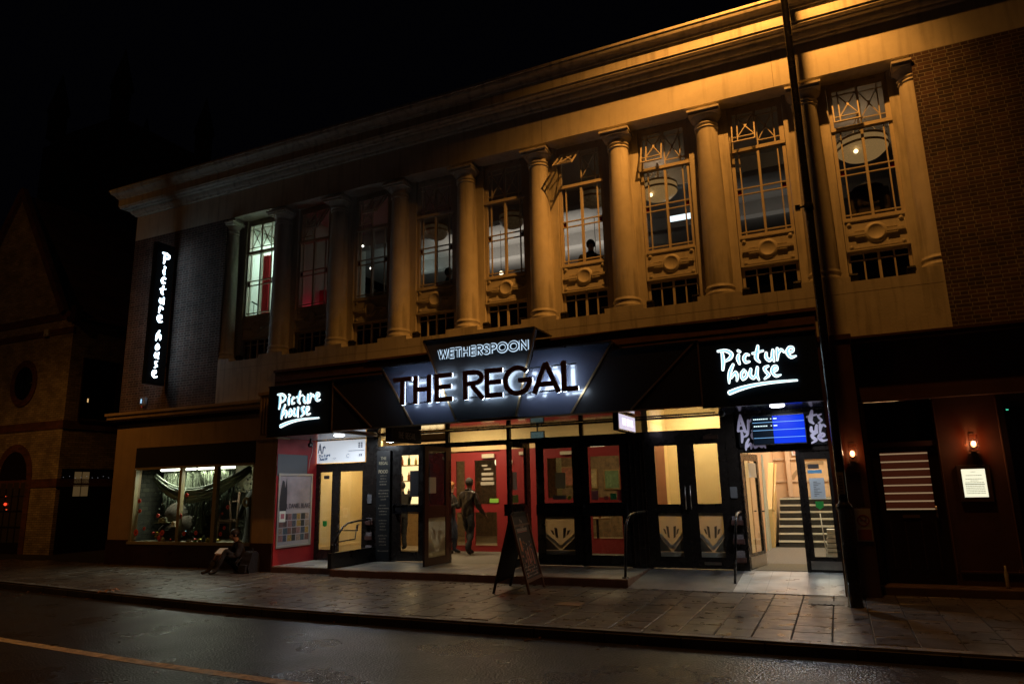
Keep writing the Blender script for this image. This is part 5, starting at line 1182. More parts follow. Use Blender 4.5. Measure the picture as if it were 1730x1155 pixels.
# ================================================================== street lamps
POSTM = mat('black_post_paint', (.018,.018,.020), .22, var=.15, vscale=10, rvar=.08, coat=.3)
def street_lamp(loc, lab, arm=(0,-1.25), power=900, side=.1):
    x, y, z = loc; t = thing('street_lamp', lab, 'street lamp', loc, 'street lamps along the road')
    m = MB(); m.lathe([(.105,0),(.105,.02),(.092,.03),(.088,1.28),(.10,1.29),(.104,1.33),(.10,1.36),(.070,1.38),(.062,1.42)], x, y, 20); m.build('base_sleeve', POSTM, t)
    m = MB(); m.tube([(x,y,1.40),(x,y,5.8),(x,y,12.4)], [.064,.060,.054], 16, cap=False); p = m.build('post', POSTM, t)
    m = MB(); m.lathe([(.066,5.70),(.072,5.72),(.072,5.80),(.066,5.82)], x, y, 16); m.tube([(x-.14,y-.04,5.76),(x-.06,y-.02,5.78)], .018, 8); m.box(x-.19,x-.12,y-.07,y-.01,5.72,5.80); m.lathe([(.05,8.30),(.056,8.31),(.056,8.36),(.05,8.37)], x, y, 16); m.build('collar', POSTM, p)
    ax, ay = arm
    m = MB(); m.tube([(x,y,12.3),(x,y,12.55),(x+ax*.08,y+ay*.08,12.78),(x+ax*.3,y+ay*.3,12.92),(x+ax,y+ay,13.0)], .032, 10); m.build('arm', POSTM, t)
    hx, hy, hz = x+ax, y+ay, 12.95
    m = MB(); m.box(hx-.14,hx+.14,hy-.30,hy+.18,hz-.02,hz+.11); m.build('lamp_head', mat('lamp_grey',(.25,.25,.25),.5), t, bevel=.03)
    m = MB(); m.box(hx-.10,hx+.10,hy-.24,hy+.10,hz-.06,hz-.021); m.build('lamp_bowl', emit('sodium_bowl', (1.,.50,.10), 10.), t, bevel=.02)
    l = light('POINT', 'sodium_lamp', (hx,hy-.05,hz-.10), power, (1.,.395,.068), t, size=.085)
    # luminaire distribution: strongest about 42 degrees from straight down, cut off above 63, shielded on one side
    l.data.use_nodes = True; n = l.data.node_tree; em = n.nodes['Emission']; tc = n.nodes.new('ShaderNodeNewGeometry'); sp = n.nodes.new('ShaderNodeSeparateXYZ'); n.links.new(tc.outputs['Incoming'], sp.inputs[0])
    mz = n.nodes.new('ShaderNodeMath'); mz.operation = 'MULTIPLY'; mz.inputs[1].default_value = -1; n.links.new(sp.outputs[2], mz.inputs[0])
    cr = n.nodes.new('ShaderNodeValToRGB'); e_ = cr.color_ramp.elements; e_[0].position = .40; e_[0].color = (0,0,0,1); e_[1].position = 1.0; e_[1].color = (.22,.22,.22,1)
    for p_, v_ in ((.46,.03),(.54,.16),(.62,.50),(.68,.80),(.74,1.),(.80,.66),(.86,.40),(.92,.27)): q = e_.new(p_); q.color = (v_,v_,v_,1)
    if side >= 1:  # assumed left lamp keeps some light at high angles, for the gable
        e_[0].position = .0; e_[0].color = (.05,.05,.05,1)
        for q in e_:
            if q.color[0] < .10: q.color = (.10,.10,.10,1)
    n.links.new(mz.outputs[0], cr.inputs[0])
    mx_ = n.nodes.new('ShaderNodeMapRange'); mx_.interpolation_type = 'SMOOTHSTEP'; mx_.inputs[1].default_value = .18; mx_.inputs[2].default_value = .54; mx_.inputs[3].default_value = 1.; mx_.inputs[4].default_value = side*.6 if side < 1 else .22
    n.links.new(sp.outputs[0], mx_.inputs[0]); mm_ = n.nodes.new('ShaderNodeMath'); mm_.operation = 'MULTIPLY'; n.links.new(cr.outputs[0], mm_.inputs[0]); n.links.new(mx_.outputs[0], mm_.inputs[1]); n.links.new(mm_.outputs[0], em.inputs['Strength'])
    return t
lamp = street_lamp((.04, -1.60, 0), 'tall slim black street lamp post on the pavement beside the right cinema entrance', power=3150, arm=(-.12,-1.25))
m = MB(); m.prism([(-.012,1.50),(.075,1.50),(.075,1.80),(-.012,1.80)], -1.675, -1.665)
o = m.build('post_sign', mat('sign_plate_grey',(.30,.25,.20),.5), lamp)
m = MB()
for i in range(6): m.box(.01,.055,-1.678,-1.675,1.53+i*.042,1.545+i*.042)
m.build('print', mat('plate_print',(.08,.06,.05),.5), o)
street_lamp((-20, -8.9, 0), 'assumed unseen street lamp post on the far side of the road, away to the left', arm=(0,1.1), power=1350, side=1.)  # assumed lamp out of view, added to light the left front and road

# ================================================================== upper floor contents seen through the windows
def pendant(X, Y, Z, r, lab, lit, grp='drum pendant lamps upstairs', col=(.42,.29,.15)):
    t = thing('pendant_lamp', lab, 'pendant lamp', (X, Y, Z), grp)
    m = MB(); m.lathe([(0,Z),(r*.35,Z+.01),(r*.7,Z+.06),(r*.97,Z+.17),(r,Z+.20),(r,Z+.34),(r*.96,Z+.36),(r*.9,Z+.36)], X, Y, 32)
    bm_ = mat('bowl_%s' % lit, col, .35, var=.45, vscale=22, emis=(1.,.55,.20), es=.22 if lit else .012); m.build('bowl', bm_, t)
    m = MB(); m.lathe([(r*1.0,Z+.19),(r*1.03,Z+.20),(r*1.03,Z+.23),(r*1.0,Z+.24)], X, Y, 32); m.lathe([(r*1.0,Z+.33),(r*1.03,Z+.34),(r*1.03,Z+.37),(r*1.0,Z+.38)], X, Y, 32); m.build('rim', BRASS, t)
    m = MB()
    for a in (0, 2.1, 4.2): m.tube([(X+r*.9*math.cos(a),Y+r*.9*math.sin(a),Z+.36),(X,Y,8.79)], .006, 5)
    m.tube([(X,Y,Z+.3),(X,Y,8.79)], .02, 8); m.build('suspension', BRASS, t)
    if lit:
        m = MB(); m.ball((X-r*.30,Y-r*.80,Z+.03), .042, 8); m.build('bulb', emit('warm_bulb', (1.,.72,.38), 3.2), t)
        light('POINT', 'lamp_light', (X,Y,Z+.5), lit, (1.,.72,.45), t, size=.15)
pendant(-2.95, 2.1, 7.90, .40, 'large warm patterned bowl pendant behind the third upper window from the right', 4)
pendant(1.12, 1.75, 7.80, .46, 'large warm patterned bowl pendant behind the rightmost upper window', 5)
pendant(-4.65, 2.6, 8.25, .33, 'pale unlit bowl pendant behind the fourth upper window from the right', 0, col=(.6,.6,.58))
pendant(-9.05, 2.6, 8.2, .33, 'pale unlit bowl pendant behind the sixth upper window from the right', 0, col=(.6,.6,.58))
pendant(-6.9, 2.8, 8.2, .33, 'pale unlit bowl pendant behind the fifth upper window from the right', 0, col=(.6,.6,.58))
for X, Y, Z, L in ((-10.98,2.0,8.17,'upper bulb of two behind the third upper window from left'), (-10.70,2.0,7.50,'lower bulb of two behind the third upper window from left')):
    t = thing('hanging_bulb', 'small bright '+L, 'bulb', (X,Y,Z)); m = MB(); m.ball((X,Y,Z), .028, 6); m.build('bulb', emit('white_bulb', (1.,.93,.8), 6.), t); MB().tube([(X,Y,Z+.02),(X,Y,8.79)], .005, 5).build('flex', BLACK, t)
B_ = thing('strip_light', 'bright white strip light glimpsed through the third upper window from the right', 'light', (-2.7, 3.1, 7.7)); m = MB(); m.box(-2.95,-2.42,3.0,3.06,7.72,7.84); m.build('diffuser', emit('cool_strip', (.85,.95,1.), 1.6), B_)
light('AREA', 'stair_light', (-12.95,2.0,8.7), 85, (.78,1.,.90), None, size=1.2, rot=(0,0,0))
light('AREA', 'upstairs_light', (-7.5,5.5,8.3), 44, (1.,.86,.74), None, size=5, sy=3, rot=(180,0,0))
light('POINT', 'red_fill_light', (-11.75,1.15,6.15), 2.6, (1.,.04,.10), None, size=.12)  # red fill added to tint the banquette, no fitting
light('POINT', 'pale_fill_light', (-11.1,5.0,8.0), 10.0, (.8,.95,.9), None, size=.3)  # pale fill added for the rest of that window, no fitting
light('AREA', 'upstairs_light', (-1.2,5.5,8.3), 3, (1.,.86,.74), None, size=3, sy=2, rot=(180,0,0))
for i, (X, Y, W_) in enumerate(((-9.4,1.0,.5),(-8.3,1.5,.6),(-6.1,1.1,.5),(-5.3,1.4,.5),(-2.6,1.1,.6),(-1.3,1.3,.55),(-1.0,1.0,.4))):
    m = MB(); z = 6.05
    m.box(X-.04,X+.04,Y-.04,Y+.04,5.06,z-.5); m.box(X-W_/2,X+W_/2,Y-.22,Y+.22,z-.5,z-.42); m.box(X-W_/2,X-W_/2+.04,Y+.18,Y+.22,z-.42,z+.28); m.box(X+W_/2-.04,X+W_/2,Y+.18,Y+.22,z-.42,z+.28); m.box(X-W_/2+.04,X+W_/2-.04,Y+.18,Y+.22,z+.12,z+.28); m.box(X-W_/2+.04,X+W_/2-.04,Y+.18,Y+.22,z-.10,z+.0)
    solo(m.build('bar_stool', mat('stool_wood',(.06,.03,.02),.5), bevel=.01), 'dark high backed bar stool just inside the upper windows', 'bar stool', 'bar stools upstairs')
for i, X in enumerate((-11.3,-8.6,-5.9,-3.2,-.6)):
    t = thing('picture', 'dim framed picture on the upstairs back wall', 'picture', (X,8.97,7.2), 'pictures on the upstairs back wall'); B('frame', BRASS, t, (X-.5,X+.5,8.94,8.99,7.2,8.0)); B('canvas', mat('old_canvas',(.22,.17,.10),.6,var=.6,vscale=9), t, (X-.44,X+.44,8.93,8.94,7.26,7.94))
for i, (X, Y, Z) in enumerate(((-7.9,4.2,7.55),(-5.2,4.4,7.6),(-4.4,7.0,8.1),(-9.8,6.2,8.0))):  # globe lamps added as warm points of light in the room
    t = thing('globe_lamp', 'small warm globe lamp added for glow deep inside the upstairs room', 'lamp', (X,Y,Z), 'globe lamps upstairs'); m = MB(); m.ball((X,Y,Z), .06, 8); m.build('globe', emit('globe_glow',(1.,.78,.5),3.), t); MB().tube([(X,Y,Z+.05),(X,Y,8.79)], .008, 5).build('flex', BLACK, t)
# floodlight fittings beside each low window
fl0 = None
for k, x in enumerate(WINX):
    for s in (-1, 1):
        X = x+s*.43
        if fl0 is None:
            fl0 = thing('floodlight', '', 'floodlight', (X,.30,4.93), 'floodlights on the ledge below the columns')
            m = MB(); m.prism([(.24,5.00),(.36,5.00),(.38,5.11),(.26,5.14),(.22,5.10)], X-.065, X+.065, 'x'); m.build('housing', BLACK, fl0, bevel=.008)
            B('bracket', BLACK, fl0, (X-.075,X+.075,.28,.34,4.932,4.95), (X-.075,X-.067,.28,.32,4.95,5.08), (X+.067,X+.075,.28,.32,4.95,5.08)); c = fl0
        else: c = copy_tree(fl0); c.location = (X,.30,4.93)
        ordn = ['the rightmost','the second from right','the third from right','the fourth from right','the middle','the fourth from left','the third from left','the second from left','the leftmost'][k]
        c['label'] = 'black floodlight at the %s end of %s low window sill' % ('left' if s < 0 else 'right', ordn)

# ================================================================== people
SKIN = mat('skin', (.42,.24,.16), .55); SKIND = mat('skin_dark', (.16,.08,.05), .5)
def skinned(name, joints, bones, mats, regions, parent, root, sub=2):
    me = bpy.data.meshes.new(name); keys = list(joints); o0 = origin(parent)
    me.from_pydata([Vector(joints[k][0])-o0 for k in keys], [(keys.index(a), keys.index(b_)) for a, b_ in bones], [])
    ob = bpy.data.objects.new(name+'_tmp', me); COL.objects.link(ob)
    md = ob.modifiers.new('skin', 'SKIN'); md.use_smooth_shade = True; md.branch_smoothing = .4
    for i, k in enumerate(keys):
        r = joints[k][1]; r = r if isinstance(r, tuple) else (r, r); sv = me.skin_vertices[0].data[i]; sv.radius = r; sv.use_root = (k == root)
    s2 = ob.modifiers.new('sub', 'SUBSURF'); s2.levels = sub; s2.render_levels = sub
    bpy.context.view_layer.update(); dg = bpy.context.evaluated_depsgraph_get()
    nm = bpy.data.meshes.new_from_object(ob.evaluated_get(dg)); bpy.data.objects.remove(ob); bpy.data.meshes.remove(me)
    nm.name = name; nm.materials.clear()
    for m_ in mats: nm.materials.append(m_)
    from mathutils import noise
    nm.update(); nr_ = [v.normal.copy() for v in nm.vertices]
    hd = [Vector(joints[k][0]) for k in keys if k in ('head0','head1','neck') or (k[-1] in 'LR' and k[0] in 'fghtup' and k[:3] not in ('hip',))]
    for v, nn in zip(nm.vertices, nr_):
        c = v.co+o0
        if min((c-h).length for h in hd) < .11: continue
        a = noise.noise(Vector((c.x*9, c.y*9, c.z*6)))+.6*noise.noise(Vector((c.x*22, c.y*22, c.z*14+3)))
        v.co += nn*(a*.020+.004)
    for p in nm.polygons:
        c = Vector(p.center)+o0; p.use_smooth = True
        best = min(((c-Vector(joints[k][0])).length/(max(joints[k][1]) if isinstance(joints[k][1], tuple) else joints[k][1])**.5, k) for k in keys)[1]
        p.material_index = regions(best, c)
    o = bpy.data.objects.new(name, nm); COL.objects.link(o); o.parent = parent; return o
def person(lab, base, J, coat, trousers, skin, hair, bag=None, hat_=None, sub=3):
    """J: joint dictionary in world coordinates with radii"""
    t = thing('person', lab, 'person', base)
    bones = [('pelvis','waist'),('waist','chest'),('chest','neck0'),('neck0','neck'),('neck','head0'),('head0','head1'),('pelvis','hipL'),('hipL','kneeL'),('kneeL','ankL'),('ankL','toeL'),('pelvis','hipR'),('hipR','kneeR'),('kneeR','ankR'),('ankR','toeR'),
             ('chest','shL'),('shL','elL'),('elL','wrL'),('wrL','paL'),('chest','shR'),('shR','elR'),('elR','wrR'),('wrR','paR')]
    for s in 'LR':
        w_ = Vector(J['wr'+s][0]); e = Vector(J['el'+s][0]); d = (w_-e).normalized(); sd = d.cross(Vector((0,0,1))); sd = sd.normalized() if sd.length > .1 else Vector((1,0,0)); up = sd.cross(d).normalized()
        pa = w_+d*.06; J['pa'+s] = (tuple(pa), (.030,.016))
        for i, (o_, ln) in enumerate(((-.030,.062),(-.010,.075),(.010,.070),(.030,.055))):
            a = pa+sd*o_+d*.03; b_ = a+d*ln*.55+up*(-.006); c = a+d*ln*.95+up*(-.026)
            J['f%d%s' % (i, s)] = (tuple(a), .0095); J['g%d%s' % (i, s)] = (tuple(b_), .009); J['h%d%s' % (i, s)] = (tuple(c), .008)
            bones += [('pa'+s,'f%d%s' % (i, s)), ('f%d%s' % (i, s),'g%d%s' % (i, s)), ('g%d%s' % (i, s),'h%d%s' % (i, s))]
        a = w_+d*.03+sd*.034; b_ = a+d*.03+sd*.018; J['t'+s] = (tuple(a), .011); J['u'+s] = (tuple(b_), .009); bones += [('wr'+s,'t'+s), ('t'+s,'u'+s)]
    def reg(k, c):
        if k in ('neck','head0','head1') or k[:2] in ('pa',) or k[0] in 'fgtu' and len(k) <= 3 or (k[0] == 'h' and k[1:2].isdigit()): return 2
        if k in ('hipL','hipR','kneeL','kneeR','ankL','ankR'): return 1
        if k in ('toeL','toeR'): return 3
        return 0
    body = skinned('body', J, bones, [coat, trousers, skin, mat('dark_shoes',(.02,.018,.016),.4)], reg, t, 'pelvis', sub)
    # face details and hair
    h0 = Vector(J['head0'][0]); h1 = Vector(J['head1'][0]); up = (h1-h0).normalized(); fw = Vector(J['_face']).normalized(); fw = (fw-up*fw.dot(up)).normalized(); sd = up.cross(fw)
    c = (h0+h1)/2
    m = MB()
    m.ball(c+up*.035-fw*.014, .107, 10, (.93,.93,1.0)); hr = m
    hr.v = [v-fw*max(0, (v-c).dot(fw)-.045)*1.0 if (v-c).dot(up) < .04 else v for v in hr.v]
    hr.build('hair', hair, t)
    m = MB(); m.ball(c+fw*.100-up*.012, .017, 6, (.8,.8,1.2))
    for s_ in (-1,1): m.ball(c+sd*s_*.088-up*.01, .022, 6, (.6,.6,1.2))
    m.build('nose_and_ears', skin, t)
    m = MB()
    for s_ in (-1,1): m.ball(c+fw*.088+sd*s_*.032+up*.018, .011, 6)
    m.box(c.x-.001,c.x+.001,c.y-.001,c.y+.001,c.z-.06,c.z-.059); m.tube([c+fw*.090+sd*.022-up*.055, c+fw*.095-up*.055, c+fw*.090-sd*.022-up*.055], .004, 5); m.build('eyes_and_mouth', mat('eye_dark',(.03,.02,.02),.3), t)
    return t
def standing(x, y, z, H, face, stride=0., lean=0., arms=None, hipw=.09, shw=.19):
    f = Vector((math.sin(R(face)), math.cos(R(face)), 0)); r = Vector((f.y, -f.x, 0)); o = Vector((x, y, z)); k = H/1.78
    def P(a, b_, c): return tuple(o+(f*a+r*b_+Vector((0,0,c)))*k)
    J = {'pelvis': (P(0,0,.96),(.155*k,.12*k)), 'waist': (P(.01+lean*.3,0,1.12),(.165*k,.125*k)), 'chest': (P(lean*.7,0,1.36),(.185*k,.135*k)), 'neck0': (P(lean*.9,0,1.48),(.10*k,.075*k)), 'neck': (P(.015+lean,0,1.53),.055*k), 'head0': (P(.03+lean,0,1.60),(.068*k,.078*k)), 'head1': (P(.03+lean,0,1.71),(.070*k,.082*k)),
         'hipL': (P(0,-hipw,.88),.095*k), 'hipR': (P(0,hipw,.88),.095*k), 'kneeL': (P(.06+stride*.35,-hipw,.50),.075*k), 'kneeR': (P(.05-stride*.15,hipw,.50),.075*k), 'ankL': (P(stride*.55,-hipw,.09),.055*k), 'ankR': (P(-stride*.55,hipw,.10+abs(stride)*.12),.055*k), 'toeL': (P(.17+stride*.55,-hipw-.01,.035),(.042*k,.032*k)), 'toeR': (P(.15-stride*.55,hipw+.01,.035),(.042*k,.032*k)),
         'shL': (P(lean*.8,-shw,1.41),.085*k), 'shR': (P(lean*.8,shw,1.41),.085*k), 'elL': (P(lean*.5-.02,-shw-.07,1.14),.062*k), 'elR': (P(lean*.5-.02,shw+.07,1.14),.062*k), 'wrL': (P(lean*.5+.10,-shw-.06,.90),.034*k), 'wrR': (P(lean*.5+.10,shw+.06,.90),.034*k), '_face': tuple(f)}
    for k_, v in (arms or {}).items(): J[k_] = (P(*v), {'e': .064, 'w': .042}[k_[0]]*k)
    return J
def clean(J): return J
LEATH = mat('dark_leather', (.020,.015,.013), .30, var=.3, vscale=9, bump=.5, bscale=14, bdist=.02); DARKT = mat('dark_trousers', (.010,.011,.016), .8, var=.3, vscale=12, bump=.5, bscale=12, bdist=.02)
COATB = mat('dark_coat', (.022,.022,.020), .85, var=.3, vscale=10, bump=.5, bscale=12, bdist=.02); JEAN = mat('dark_jeans', (.035,.05,.09), .85, var=.3, vscale=12); HAIRD = mat('dark_hair', (.02,.015,.012), .6, bump=.5, bscale=60); HAIRO = mat('ginger_hair', (.30,.12,.03), .6, bump=.5, bscale=60)
def mk(lab, J, *a, base=None, **kw):
    face = J.pop('_face'); b_ = base
    J2 = dict(J)
    # _face carried separately
    class D(dict): pass
    JJ = D(J2)
    return _person(lab, b_, JJ, face, *a, **kw)
def _person(lab, base, J, face, coat, trousers, skin, hair, sub=3):
    J['_face'] = face
    fj = J.pop('_face'); J_ = J
    class K(dict):
        def __getitem__(s, k): return fj if k == '_face' else dict.__getitem__(s, k)
    return person(lab, base, K(J_), coat, trousers, skin, hair, sub=sub)
mk('man in dark leather jacket and cap walking in through the open pub doors', standing(-8.17,2.62,.15,1.80,8,stride=.32,lean=.05,arms={'elR':(.04,.27,1.13),'wrR':(.22,.32,.93),'elL':(.06,-.27,1.14),'wrL':(.26,-.16,1.16)}), LEATH, DARKT, SKIND, mat('dark_cap',(.03,.028,.026),.8), base=(-8.17,2.62,.15))
mk('ginger haired person in dark coat half hidden behind the open left pub door', standing(-8.80,2.90,.15,1.72,75,stride=.10,arms={'elR':(.05,.24,1.16),'wrR':(.27,.16,1.26),'elL':(.10,-.24,1.14),'wrL':(.32,-.10,1.22)}), COATB, JEAN, SKIN, HAIRO, base=(-8.80,2.90,.15))
mk('person in dark clothes inside the bar before the lit bottle shelves', standing(-10.64,3.5,.15,1.76,300,arms={'elR':(.2,.27,1.12),'wrR':(.4,.2,1.1)}), mat('grey_shirt',(.03,.027,.025),.8), DARKT, SKIN, HAIRD, base=(-10.64,3.5,.15))
def seated(x, y, z, face, seat=.45, lean=0., knees=None, phone=False):
    f = Vector((math.sin(R(face)), math.cos(R(face)), 0)); r = Vector((f.y, -f.x, 0)); o = Vector((x, y, z))
    def P(a, b_, c): return tuple(o+f*a+r*b_+Vector((0,0,c)))
    s = seat
    return {'pelvis': (P(0,0,s+.10),(.15,.11)), 'waist': (P(.0+lean*.3,0,s+.28),(.14,.105)), 'chest': (P(lean*.8,0,s+.50),(.165,.12)), 'neck0': (P(lean*1.1,0,s+.61),(.10,.08)), 'neck': (P(.03+lean*1.3,0,s+.66),.055), 'head0': (P(.05+lean*1.5,0,s+.72),(.068,.078)), 'head1': (P(.06+lean*1.5,0,s+.83),(.07,.082)),
      'hipL': (P(.06,-.10,s+.07),.095), 'hipR': (P(.06,.10,s+.07),.095), 'kneeL': (P(.42,-.13,(knees or s+.06)),.066), 'kneeR': (P(.46,.12,(knees or s+.06)-.03),.066), 'ankL': (P(.60 if knees else .45,-.13,.08),.044), 'ankR': (P(.68 if knees else .47,.11,.08),.044), 'toeL': (P(.76 if knees else .62,-.14,.035),(.042,.032)), 'toeR': (P(.84 if knees else .64,.12,.035),(.042,.032)),
      'shL': (P(lean*.9,-.19,s+.55),.072), 'shR': (P(lean*.9,.19,s+.55),.072), 'elL': (P(.12+lean,-.25,s+.30),.05), 'elR': (P(.12+lean,.25,s+.30),.05), 'wrL': (P(.34+lean,-.10,s+.36),.034), 'wrR': (P(.34+lean,.10,s+.36),.034), '_face': tuple(f+Vector((0,0,-.5)))}
mk('person in dark clothes sitting reading on the pavement under the shop window', seated(-12.30,-.36,.0,205,seat=.03,lean=.10,knees=.50), mat('dark_hoodie',(.018,.015,.015),.9,var=.3,bump=.5,bscale=12,bdist=.02), mat('brown_trousers',(.014,.011,.010),.9,var=.3,bump=.5,bscale=12,bdist=.02), SKIN, HAIRD, base=(-12.30,-.36,0))
m = MB(); m.T = I((-12.51,-.78,.48)) @ Matrix.Rotation(R(35),4,'X'); m.box(-.12,.12,-.09,.09,-.003,.003); solo(m.build('newspaper', PAPER), 'white folded paper held by the person sitting on the pavement', 'paper')
m = MB(); m.prism([(-.70,.005),(-.42,.005),(-.40,.20),(-.43,.40),(-.52,.47),(-.62,.44),(-.68,.30),(-.74,.12)], -12.02, -11.74, 'x'); m.prism([(-.80,.03),(-.70,.02),(-.69,.20),(-.77,.19)], -11.98, -11.78, 'x'); m.tube([(-11.92,-.50,.45),(-11.88,-.50,.52),(-11.84,-.50,.45)], .010, 6); m.tube([(-12.0,-.68,.35),(-12.04,-.78,.2),(-12.01,-.66,.05)], .014, 6); solo(m.build('rucksack', mat('black_nylon',(.010,.010,.013),.75,bump=.6,bscale=12,bdist=.03), bevel=.04), 'dark rucksack on the pavement beside the sitting person', 'bag')
mk('dark haired person standing upstairs behind the fourth upper window from the right', standing(-4.28,1.05,5.05,1.80,150), COATB, DARKT, SKIN, HAIRD, base=(-4.28,1.05,5.05))
mk('person sitting upstairs behind the sixth upper window from the right', standing(-7.82,1.1,5.05,1.74,30), COATB, DARKT, SKIN, HAIRD, base=(-7.82,1.1,5.05))
m = MB(); m.box(.72,1.42,1.25,1.85,5.06,6.0); m.box(.72,1.42,1.10,1.25,5.06,6.95); m.tube([(1.07,1.17,6.95),(1.07,1.17,7.05)], [.30,.10], 12); solo(m.build('armchair', mat('dark_hide',(.035,.02,.015),.5,var=.3), bevel=.05), 'tall dark high backed chair behind the rightmost upper window', 'chair')
m = MB(); m.lathe([(0,5.9),(.5,5.9),(.5,5.94),(.05,5.94)], -7.3,1.6,20); m.tube([(-7.3,1.6,5.06),(-7.3,1.6,5.9)], .04, 8); solo(m.build('table', WOODL), 'round bar table behind the middle upper windows', 'table')

# ================================================================== neighbouring buff brick building, left
nb = thing('gabled_building', 'gabled buff brick building with red bands and a round window', 'building', (-25.5, 4, 0))
XS = -22.25
m = MB(); m.prism([(-29.4,-.3),(XS,-.3),(XS,7.6),(-22.9,7.9),(-25.9,12.6),(-28.9,7.9),(-29.4,7.6)], 1.62, 1.9); m.build('gable_wall', YBRICK, nb)
m = MB(); m.box(XS-.25, XS+.003, 1.623, 9, -.3, 7.42); m.build('side_wall', YBRICKS, nb)
m = MB()
for z0, z1 in ((2.05,2.30), (3.88,4.15), (7.0,7.22), (7.5,7.75)): m.box(-29.4, XS+.02, 1.60, 1.64, z0, z1)
m.build('band', REDBAND, nb)
m = MB()
for z0, z1 in ((2.05,2.30), (3.88,4.15)): m.box(XS-.02, XS+.022, 1.61, 9, z0, z1)
m.build('band', brick('red_brick_band_side', (.14,.05,.035), (.08,.03,.025), (.08,.06,.05), 'yz', rh=.07, english=False, offset=.5), nb)
m = MB(); m.box(XS-.3, XS+.12, 1.55, 9, 7.42, 7.56); m.box(XS-.1,XS+.16,1.52,1.75,7.35,7.9); m.build('eaves', DKBROWN, nb)
m = MB(); m.add([(XS+.15,1.9,7.5),(XS+.15,9,7.5),(-25.9,9,12.6),(-25.9,1.9,12.6)], [(0,1,2,3)]); m.build('roof', TILE, nb)
m = MB(); m.bar((-22.75,1.58,7.75),(-25.95,1.58,12.75),.22,.2); m.bar((-29.0,1.58,7.75),(-25.9,1.58,12.72),.22,.19); m.build('coping', REDBAND, nb)
m = MB(); m.ribbon(arc(-24.55,5.5,.60,.68,0,360,28), .22, lambda u,v,n:(u,1.62-n,v), 0, .03); m.build('round_window_surround', REDBAND, nb)
m = MB(); m.ribbon(arc(-24.55,5.5,.24,.30,0,360,28), .5, lambda u,v,n:(u,1.62-n,v), 0, .01); m.build('round_window', mat('dark_pane',(.01,.01,.012),.15), nb)
m = MB(); m.ribbon([(-25.35,0)]+arc(-24.5,2.4,.85,.95,180,0,20)+[(-23.65,0)], .25, lambda u,v,n:(u,1.62-n,v), 0, .03); m.build('arch_surround', REDBAND, nb)
m = MB(); m.prism([(-25.25,.0)]+arc(-24.5,2.4,.75,.85,180,0,20)+[(-23.75,.0)], 1.605, 1.618); dr = m.build('arched_door', mat('dark_door',(.015,.010,.008),.35), nb)
m = MB()
for x in (-25.1,-24.75,-24.4,-24.05): 
    for z in (.35,.85,1.35,1.8): m.box(x+.03,x+.30,1.598,1.606,z,z+.42 if z > 1 else z+.44)
m.build('door_pane', mat('door_pane',(.06,.05,.04),.12), dr)
m = MB(); m.ball((-24.68,1.58,1.55), .045, 6); m.build('red_lamp', emit('red_glint', (1.,.06,.02), 1.6), dr)
m = MB(); m.ball((-24.60,1.585,1.38), .02, 6); m.ball((-24.72,1.585,1.80), .013, 6); m.build('red_glint', emit('red_glint2', (1.,.10,.03), .8), dr)
m = MB(); m.box(XS-.01,XS+.012,2.1,3.3,4.25,6.2); m.build('side_window', mat('dark_pane',(.01,.01,.012),.15), nb)
m = MB(); m.box(XS+.0,XS+.03,2.05,2.1,4.2,6.25); m.box(XS+.0,XS+.03,3.3,3.35,4.2,6.25); m.box(XS,XS+.03,2.1,3.3,6.2,6.25); m.box(XS,XS+.05,2.05,3.35,4.15,4.2); m.build('side_window_frame', DKBROWN, nb)
m = MB(); m.box(XS+.013,XS+.018,2.32,2.36,4.78,4.90); m.build('window_glint', emit('amber_glint',(1.,.6,.25),.8), nb)
m = MB(); m.box(XS-.01,XS+.014,1.75,3.7,0,2.62); m.build('yard_gate', mat('dark_gate',(.012,.014,.02),.4), nb)
m = MB()
for (y0, z0) in ((2.16,2.16),(2.42,2.16),(2.16,1.75),(2.42,1.75)): m.box(XS+.015,XS+.022,y0,y0+.23,z0,z0+.36 if z0 > 2 else z0+.35)
m.build('lit_pane', emit('lit_pane', (1.,.62,.25), .06), nb)
for i in range(9):
    pass
m = MB()
for i in range(10): m.ball((XS+.03, 1.8+i*.19, 2.35+.03*math.sin(i*2)), .008, 4)
m.build('fairy_lights', emit('fairy', (.9,.9,1.), .25), nb)
t = thing('alarm_box', 'pale alarm box high on the corner of the gabled buff brick building', 'alarm box', (-23.55, 1.58, 7.0)); B('case', mat('alarm_pale',(.55,.54,.5),.5), t, (-23.66,-23.44,1.52,1.60,7.0,7.25), bevel=.02); B('lens', mat('alarm_lens',(.15,.15,.2),.3), t, (-23.58,-23.52,1.515,1.52,7.03,7.08))
m = MB(); m.tube([(XS+.05,3.7,.1),(XS+.05,3.7,7.4)], .04, 8); solo(m.build('drainpipe', BLACK), 'black drainpipe on the side wall of the gabled building', 'drainpipe')
m = MB(); m.box(-29.9,-28.3,1.2,1.5,5.6,7.6); solo(m.build('banner_board', mat('grey_board2',(.35,.36,.38),.6)), 'pale grey board at the far left edge in front of the gabled building', 'board')
